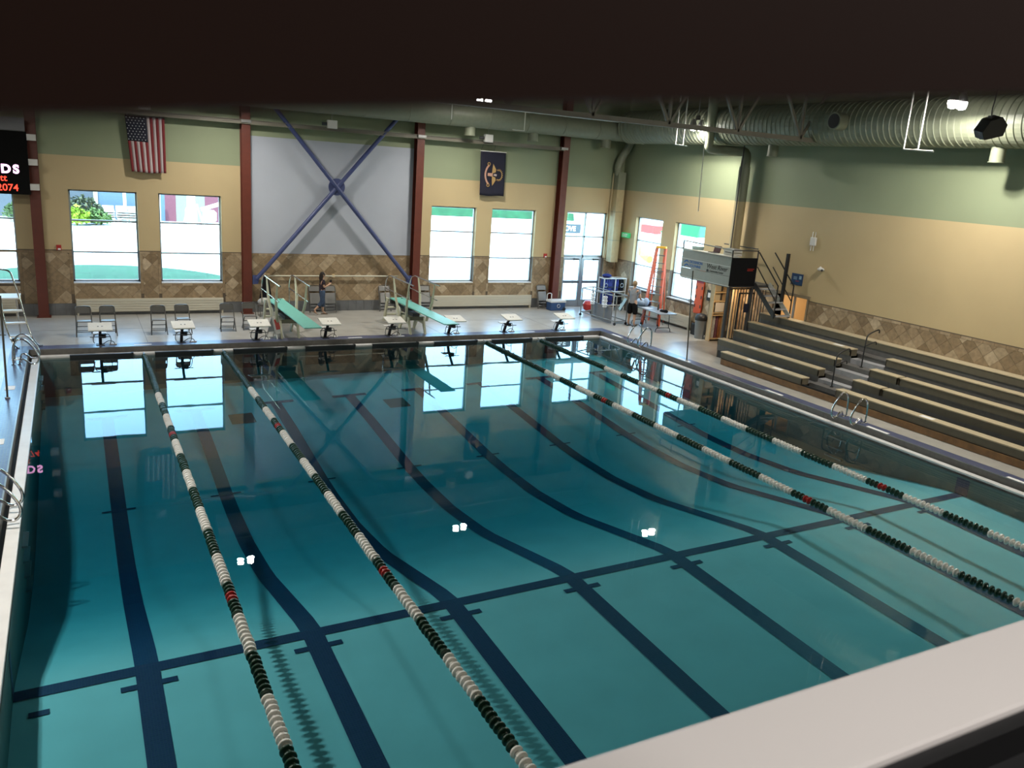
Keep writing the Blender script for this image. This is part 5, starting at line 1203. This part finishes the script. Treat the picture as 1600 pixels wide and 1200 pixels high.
# folding table
t = thing('folding_table', 'grey folding table with black legs between the person and the bin', 'table', (20.25, .6, Z0))
Rt = Matrix.Rotation(math.radians(-4), 3, 'Z'); cT = Vector((20.25, .62, 0))
def qt(x, y, z): v = Rt@Vector((x, y, 0)); return (cT.x+v.x, cT.y+v.y, z)
B = MB(); B.hexa([qt(-.37, -1.15, .89), qt(.37, -1.15, .89), qt(.37, 1.15, .89), qt(-.37, 1.15, .89)], [qt(-.37, -1.15, .925), qt(.37, -1.15, .925), qt(.37, 1.15, .925), qt(-.37, 1.15, .925)]); B.build('table_top', mat('table_grey', (.22, .24, .25), .4), t, bevel=.01)
for s in (-1, 1):
    for k in (-1, 1):
        B = MB(); B.tube([qt(k*.25, s*.85, Z0+.16), qt(k*.25, s*.80, .89)], .013, 7); B.build('leg', M['black'], t)
    B = MB(); B.tube(smooth_path([qt(-.34, s*.85, Z0), qt(-.31, s*.85, Z0+.14), qt(-.2, s*.85, Z0+.17), qt(.2, s*.85, Z0+.17), qt(.31, s*.85, Z0+.14), qt(.34, s*.85, Z0)], 1), .014, 7); B.build('foot_bar', M['black'], t, smooth=True)
    B = MB(); B.tube([qt(0, s*.82, .45), qt(0, s*.35, .89)], .01, 6); B.build('brace', M['black'], t)
t = thing('plastic_bag', 'pale blue plastic bag on the folding table', 'bag', (20.25, 1.35, .925))
B = MB(); B.ball((20.22, 1.35, 1.06), .22, .26, .15); B.ball((20.32, 1.15, 1.10), .12, .12, .17); B.build('bag_body', mat('pale_blue_plastic', (.35, .45, .58), .35), t, smooth=True)
t = thing('folded_cloth', 'crumpled black cloth on the near end of the folding table', 'cloth', (20.25, -.1, .925))
B = MB(); B.ball((20.28, -.05, .95), .13, .2, .06); B.ball((20.25, -.2, .97), .09, .1, .07); B.build('cloth_fold', M['black_cloth'], t, smooth=True)
t = thing('dark_jacket', 'dark jacket heaped at the far end of the folding table', 'jacket', (20.5, 1.6, .925))
B = MB(); B.ball((20.48, 1.55, 1.03), .18, .2, .13); B.ball((20.55, 1.3, 1.0), .1, .15, .1); B.build('jacket_body', mat('dark_jacket', (.02, .01, .02), .9), t, smooth=True)
t = thing('water_bottle', 'small dark bottle standing on the folding table by the ladder', 'bottle', (20.32, .35, .925))
B = MB(); B.lathe([(.925, .035), (1.10, .035), (1.13, .018), (1.16, .018)], (20.32, .35, 0), 'z', 10); B.build('bottle_body', M['dark'], t, smooth=True); B = MB(); B.lathe([(1.16, .02), (1.18, .02)], (20.32, .35, 0), 'z', 10); B.build('cap', M['steel'], t)
t = thing('paper_sheet', 'white paper sheet lying on the folding table', 'paper', (20.15, .9, .926))
MB().box(19.98, 20.3, .62, 1.0, .926, .929).build('sheet', M['text_white'], t)
# cooler
t = thing('cooler_box', 'blue and white wheeled cooler before the rightmost column', 'cooler', (18.3, 4.75, Z0))
MB().box(17.98, 18.68, 4.46, 4.86, Z0, .52).build('cooler_body', M['cooler_b'], t, bevel=.03); MB().box(17.96, 18.70, 4.44, 4.88, .52, .62).build('lid', M['white'], t, bevel=.02)
B = MB(); B.tube(smooth_path([(18.0, 4.48, .60), (17.98, 4.48, .82), (18.04, 4.56, .88), (18.04, 4.76, .88), (17.98, 4.84, .82), (18.0, 4.84, .60)], 1), .02, 7); B.build('pull_handle', M['white'], t, smooth=True)
for y in (4.46, 4.86):
    B = MB(); B.lathe([(y-.03, .07), (y+.03, .07)], (18.62, 0, .25), 'y', 14); B.build('wheel', M['black'], t)
B = MB(); B.tube(arc((18.35, 4.454, .38), .07, 0, 2*PI, 14), .01, 5); B.build('emblem', M['white'], t)
# lane-equipment cart
t = thing('equipment_cart', 'grey pipe cart on wheels with white foam discs near the glazed door', 'cart', (19.15, 2.3, Z0))
C_ = {'a': (18.74, 3.35), 'b': (19.42, 3.6), 'c': (18.95, 1.2), 'd': (19.55, 1.3)}
gp = mat('grey_pipe', (.19, .20, .19), .45)
for k, (x, y) in C_.items():
    B = MB(); B.tube([(x, y, Z0+.11), (x, y, 1.32)], .024, 8); B.build('corner_post', gp, t, smooth=True)
    B = MB(); B.lathe([(y-.02, .055), (y+.02, .055)], (x, 0, Z0+.057), 'y', 12); B.build('wheel', M['black'], t)
for z in (Z0+.16, 1.32):
    for p, q in (('a', 'c'), ('b', 'd'), ('a', 'b'), ('c', 'd')):
        B = MB(); B.tube([(*C_[p], z), (*C_[q], z)], .022, 8); B.build('frame_rail', gp, t, smooth=True)
for f in (.33, .68):
    x = C_['a'][0]+(C_['c'][0]-C_['a'][0])*f; y = C_['a'][1]+(C_['c'][1]-C_['a'][1])*f
    B = MB(); B.tube([(x, y, Z0+.16), (x, y, 1.32)], .022, 8); B.build('middle_post', gp, t, smooth=True)
    for k in range(6):
        B = MB(); z = .78+.075*k; r = .10 if k % 2 else .085; B.lathe([(z, r*.8), (z+.01, r), (z+.045, r), (z+.055, r*.8)], (x, y, 0), 'z', 14); B.build('foam_disc', M['text_white'], t, smooth=True)
MB().box(19.0, 19.04, 1.55, 2.95, Z0+.02, .82).build('side_board', mat('grey_board', (.16, .165, .17), .5), t)
B = MB(); B.beam((19.3, 1.45, .75), (19.5, 1.35, 1.2), .5, .03); B.build('tilted_tray', M['dark'], t)
# life-vest rack
t = thing('vest_rack', 'white pipe rack in the far right corner holding life vests', 'rack', (20.95, 4.5, Z0))
rx = (20.38, 20.96, 21.5)
for x in rx:
    for y in (4.25, 4.65):
        B = MB(); B.tube([(x, y, Z0), (x, y, 1.58)], .022, 8); B.build('upright', M['white'], t, smooth=True)
for z in (.42, 1.0, 1.56):
    for y in (4.25, 4.65):
        B = MB(); B.tube([(rx[0], y, z), (rx[2], y, z)], .02, 8); B.build('cross_pipe', M['white'], t, smooth=True)
    for x in rx:
        B = MB(); B.tube([(x, 4.25, z), (x, 4.65, z)], .02, 8); B.build('side_pipe', M['white'], t, smooth=True)
vl_ = [(20.5, 1.05, 'blue', 'blue life vest with grey loop, top left of the white rack', 1), (20.72, 1.05, 'blue', 'blue life vest, second from the left on the upper rack row', 0), (21.05, 1.05, 'blue', 'bright blue life vest hanging in the middle of the white rack', 0), (21.32, 1.05, 'black_cloth', 'black life vest, top right of the white rack', 1),
       (20.55, .46, 'blue', 'blue life vest, bottom left of the white rack', 0), (20.8, .46, 'blue', 'blue life vest, bottom row centre left of the white rack', 0), (21.25, .46, 'black_cloth', 'black life vests on the lower right of the white rack', 0)]
for x, z, mm, lab, lp in vl_:
    t = thing('life_vest', lab, 'life vest', (x, 4.42, z-.03), 'life vests on the white rack')
    B = MB(); B.prism([(x-.10, z-.03), (x+.10, z-.03), (x+.12, z+.25), (x+.10, z+.46), (x+.03, z+.48), (x, z+.36), (x-.03, z+.48), (x-.10, z+.46), (x-.12, z+.25)], 'y', 4.28, 4.56); vb = B.build('vest_body', M[mm], t, bevel=.03)
    MB().box(x-.115, x+.115, 4.265, 4.57, z+.12, z+.15).build('belt', M['black'], vb)
    if lp: B = MB(); B.tube(arc((x, 4.27, z+.22), .08, 0, 2*PI, 14), .012, 6); B.build('loop', M['steel'], vb)
t = thing('gear_bag', 'blue gear bag lying on top of the white rack', 'bag', (20.6, 4.45, 1.58))
B = MB(); B.ball((20.62, 4.45, 1.66), .22, .18, .09); B.build('bag_body', M['blue'], t, smooth=True); B = MB(); B.tube(smooth_path([(20.5, 4.45, 1.7), (20.55, 4.45, 1.82), (20.68, 4.45, 1.82), (20.72, 4.45, 1.7)], 1), .012, 6); B.build('strap', M['dark'], t)
t = thing('red_float', 'red float on the floor behind the grey cart', 'float', (19.85, 4.2, Z0))
B = MB(); B.lathe([(Z0, .10), (Z0+.06, .22), (Z0+.3, .27), (Z0+.42, .2)], (19.75, 4.3, 0), 'z', 16); B.build('float_body', M['red'], t, smooth=True)
B = MB(); B.lathe([(Z0+.42, .2), (Z0+.45, .1)], (19.75, 4.3, 0), 'z', 16); B.build('float_cap', M['red'], t)
t = thing('coat_pile', 'black coat and pale bag piled on a chair by the second column', 'coat', (6.25, 4.4, Z0))
B = MB(); B.lathe([(.75, .22), (.9, .2), (1.3, .14), (1.5, .10), (1.56, .04)], (6.45, 4.75, 0), 'z', 12); B.build('coat_body', M['black_cloth'], t, smooth=True)
B = MB(); B.ball((6.35, 4.4, .72), .25, .2, .14); B.build('pale_bag', mat('pale_bag', (.35, .33, .3), .8), t, smooth=True)
MB().box(6.15, 6.6, 4.3, 4.7, .54, .58).build('chair_seat', M['chair_seat'], t)
for q in ((6.17, 4.32), (6.58, 4.32), (6.17, 4.68), (6.58, 4.68)): B = MB(); B.tube([(*q, Z0), (*q, .55)], .012, 6); B.build('chair_leg', M['chair_metal'], t)
B = MB(); B.tube([(6.45, 4.85, Z0), (6.45, 4.85, 1.58)], .015, 6); B.build('stand_pole', M['dark'], t)
# ================================================================== PEOPLE
def skin_obj(name, J, Ed, m, parent, sub=2, mats=None):
    names = list(J); idx = {n: i for i, n in enumerate(names)}
    me = bpy.data.meshes.new(name); me.from_pydata([J[n][0] for n in names], [(idx[a], idx[b]) for a, b in Ed], [])
    o = bpy.data.objects.new(name, me); col.objects.link(o); link_child(o, parent); ABS[o.name] = ABS[parent.name].copy()
    md = o.modifiers.new('skin', 'SKIN'); md.use_smooth_shade = True
    sv = me.skin_vertices[0] if len(me.skin_vertices) else None
    if sv is None:
        bm = bmesh.new(); bm.from_mesh(me); bm.verts.layers.skin.verify(); bm.to_mesh(me); bm.free(); sv = me.skin_vertices[0]
    for i, n in enumerate(names):
        r = J[n][1]; sv.data[i].radius = (r, r) if not isinstance(r, tuple) else r; sv.data[i].use_root = (i == 0)
    s = o.modifiers.new('sub', 'SUBSURF'); s.levels = sub; s.render_levels = sub
    me.materials.append(m); return o
def person(lab, loc, rz, pose, cols, height):
    t = thing('person', lab, 'person', loc); k = height/1.62
    J = {n: (Vector(p)*k, r*k) for n, (p, r) in pose.items()}
    E_ = [('pelvis', 'spine'), ('spine', 'chest'), ('chest', 'neck'), ('neck', 'head'), ('head', 'crown')]
    for s in 'LR':
        E_ += [('chest', 'sh'+s), ('sh'+s, 'el'+s), ('el'+s, 'wr'+s), ('wr'+s, 'pa'+s), ('pelvis', 'hip'+s), ('hip'+s, 'kn'+s), ('kn'+s, 'an'+s), ('an'+s, 'toe'+s)]
        w_ = J['wr'+s][0]; p_ = J['pa'+s][0]; d = (p_-w_).normalized(); side = d.cross(Vector((0, 0, 1)))
        side = side.normalized() if side.length > .1 else Vector((0, 1, 0)); curl = Vector((0, 0, -1))
        for f, (off, ln) in enumerate(((-.028, .055), (-.010, .066), (.009, .062), (.027, .048))):
            a = p_+d*.03+side*off*k; b_ = a+d*ln*.55*k+curl*.006*k; c = b_+d*ln*.4*k+curl*.022*k
            J['f%s%da' % (s, f)] = (a, .0085*k); J['f%s%db' % (s, f)] = (b_, .008*k); J['f%s%dc' % (s, f)] = (c, .007*k)
            E_ += [('pa'+s, 'f%s%da' % (s, f)), ('f%s%da' % (s, f), 'f%s%db' % (s, f)), ('f%s%db' % (s, f), 'f%s%dc' % (s, f))]
        sg = 1 if s == 'R' else -1
        a = w_+d*.03*k+side*.03*sg*k; b_ = a+d*.03*k+side*.02*sg*k
        J['t%sa' % s] = (a, .010*k); J['t%sb' % s] = (b_, .009*k); E_ += [('wr'+s, 't%sa' % s), ('t%sa' % s, 't%sb' % s)]
    body = skin_obj('body', J, E_, M['skin'], t)
    O = ABS[t.name]
    # shirt
    g = cols.get('infl', .03)*k
    S = {n: (J[n][0], J[n][1]+g) for n in ('spine', 'chest', 'shL', 'shR')}
    S['waist'] = (J['pelvis'][0]+Vector((0, 0, -.10)), J['pelvis'][1]+g*1.5)
    Es = [('waist', 'spine'), ('spine', 'chest'), ('chest', 'shL'), ('chest', 'shR')]
    for s in 'LR':
        S['sl'+s] = (J['sh'+s][0].lerp(J['el'+s][0], .62), J['sh'+s][1]*.9+g); Es.append(('sh'+s, 'sl'+s))
    S['nk'] = (J['chest'][0].lerp(J['neck'][0], .7), .062*k); Es.append(('chest', 'nk'))
    skin_obj('shirt', S, Es, cols['shirt'], t)
    # trousers
    Pn = {'pelvis': (J['pelvis'][0], J['pelvis'][1]+g*.8), 'belt': (J['pelvis'][0]+Vector((0, 0, .10)), J['spine'][1]+g)}; Ep = [('pelvis', 'belt')]
    for s in 'LR':
        Pn['hip'+s] = (J['hip'+s][0], J['hip'+s][1]+g); Ep += [('pelvis', 'hip'+s)]
        Pn['kn'+s] = (J['kn'+s][0]+Vector((0, 0, .03)), J['kn'+s][1]+g); Ep += [('hip'+s, 'kn'+s)]
        if cols['long'] > 0:
            Pn['sh'+s] = (J['kn'+s][0].lerp(J['an'+s][0], cols['long']), J['an'+s][1]*1.15+g); Ep += [('kn'+s, 'sh'+s)]
    skin_obj('trousers', Pn, Ep, cols['trousers'], t)
    for s in 'LR':
        a, b_ = J['an'+s][0], J['toe'+s][0]; d = (b_-a); d.z = 0; d = d.normalized()
        B = MB(); h0 = a+d*-.07*k; h1 = b_+d*.06*k; B.beam(O+Vector((h0.x, h0.y, a.z-.065*k)), O+Vector((h1.x, h1.y, b_.z-.02*k)), .09*k, .025*k); B.build('sandal', cols['shoe'], t, bevel=.008)
    # head details
    hd = O+J['head'][0]; fx = Vector(pose.get('face', ((1, 0, 0), 0))[0]) if False else Vector((1, 0, 0))
    B = MB(); B.ball(hd+Vector((-.025*k, 0, .03*k)), .098*k, .088*k, .105*k, 14, 9)
    hair = B
    if cols['hairlen'] > 0: hair.tube([hd+Vector((-.05, 0, .02))*k, hd+Vector((-.075, 0, -.12))*k, hd+Vector((-.07, 0, -.12-cols['hairlen']))*k], [.085*k, .08*k, .04*k], 10)
    hair.build('hair', cols['hair'], body, smooth=True)
    B = MB(); B.ball(hd+Vector((.088*k, 0, -.01*k)), .014*k, .011*k, .02*k, 8, 5); B.build('nose', M['skin'], body, smooth=True)
    for s in (-1, 1):
        B = MB(); B.ball(hd+Vector((.074*k, s*.03*k, .018*k)), .009*k, .012*k, .008*k, 8, 5); B.build('eye', M['dark'], body, smooth=True)
        B = MB(); B.ball(hd+Vector((-.005*k, s*.086*k, .0)), .016*k, .008*k, .026*k, 8, 5); B.build('ear', M['skin'], body, smooth=True)
    B = MB(); B.ball(hd+Vector((.078*k, 0, -.045*k)), .008*k, .022*k, .006*k, 8, 5); B.build('mouth', mat('lips', (.3, .1, .09), .6), body, smooth=True)
    t.rotation_euler = (0, 0, rz)
    return t
base = {'pelvis': ((0, 0, .88), .115), 'spine': ((.0, 0, 1.03), .095), 'chest': ((0, 0, 1.22), .105), 'neck': ((.01, 0, 1.38), .045), 'head': ((.03, 0, 1.49), .078), 'crown': ((.02, 0, 1.56), .07)}
p1 = dict(base); p1.update({'shL': ((0, .15, 1.29), .045), 'elL': ((.03, .20, 1.06), .036), 'wrL': ((.24, .10, 1.16), .025), 'paL': ((.30, .05, 1.20), .028),
    'shR': ((0, -.15, 1.29), .045), 'elR': ((.02, -.20, 1.06), .036), 'wrR': ((.22, -.12, 1.15), .025), 'paR': ((.28, -.06, 1.19), .028),
    'hipL': ((0, .085, .82), .08), 'knL': ((.06, .085, .47), .055), 'anL': ((.06, .085, .09), .036), 'toeL': ((.18, .085, .035), .028),
    'hipR': ((0, -.085, .82), .08), 'knR': ((-.02, -.085, .46), .055), 'anR': ((-.30, -.085, .20), .036), 'toeR': ((-.24, -.085, .06), .028)})
person('woman walking by the far wall in jeans and dark top, looking at a phone', (8.42, 4.62, Z0), 0, p1, dict(shirt=mat('dark_plum_top', (.018, .010, .018), .9), trousers=M['jeans'], hair=M['hair_dark'], hairlen=.18, shoe=mat('tan_shoe', (.2, .13, .08), .6), long=.55), 1.56)
t = thing('phone', 'small black phone held by the walking woman', 'phone', (8.73, 4.62, 1.33))
MB().box(8.70, 8.77, 4.60, 4.64, 1.335, 1.45).build('phone_body', M['black'], t)
p2 = dict(base); p2.update({'shL': ((0, .18, 1.30), .05), 'elL': ((.06, .24, 1.05), .04), 'wrL': ((.26, .14, 1.02), .028), 'paL': ((.33, .10, 1.03), .03),
    'shR': ((0, -.18, 1.30), .05), 'elR': ((.02, -.25, 1.05), .04), 'wrR': ((.22, -.18, .96), .028), 'paR': ((.29, -.15, .95), .03),
    'hipL': ((0, .09, .82), .088), 'knL': ((.03, .11, .46), .058), 'anL': ((.0, .12, .09), .036), 'toeL': ((.13, .13, .035), .028),
    'hipR': ((0, -.09, .82), .088), 'knR': ((.03, -.10, .46), .058), 'anR': ((.0, -.11, .09), .036), 'toeR': ((.13, -.11, .035), .028)})
person('person in grey t-shirt and black shorts standing at the folding table', (19.60, 1.02, Z0), math.radians(25), p2, dict(shirt=M['grey_shirt'], trousers=M['black_cloth'], hair=M['hair_fair'], hairlen=0, shoe=M['black'], long=.12, infl=.036), 1.78)
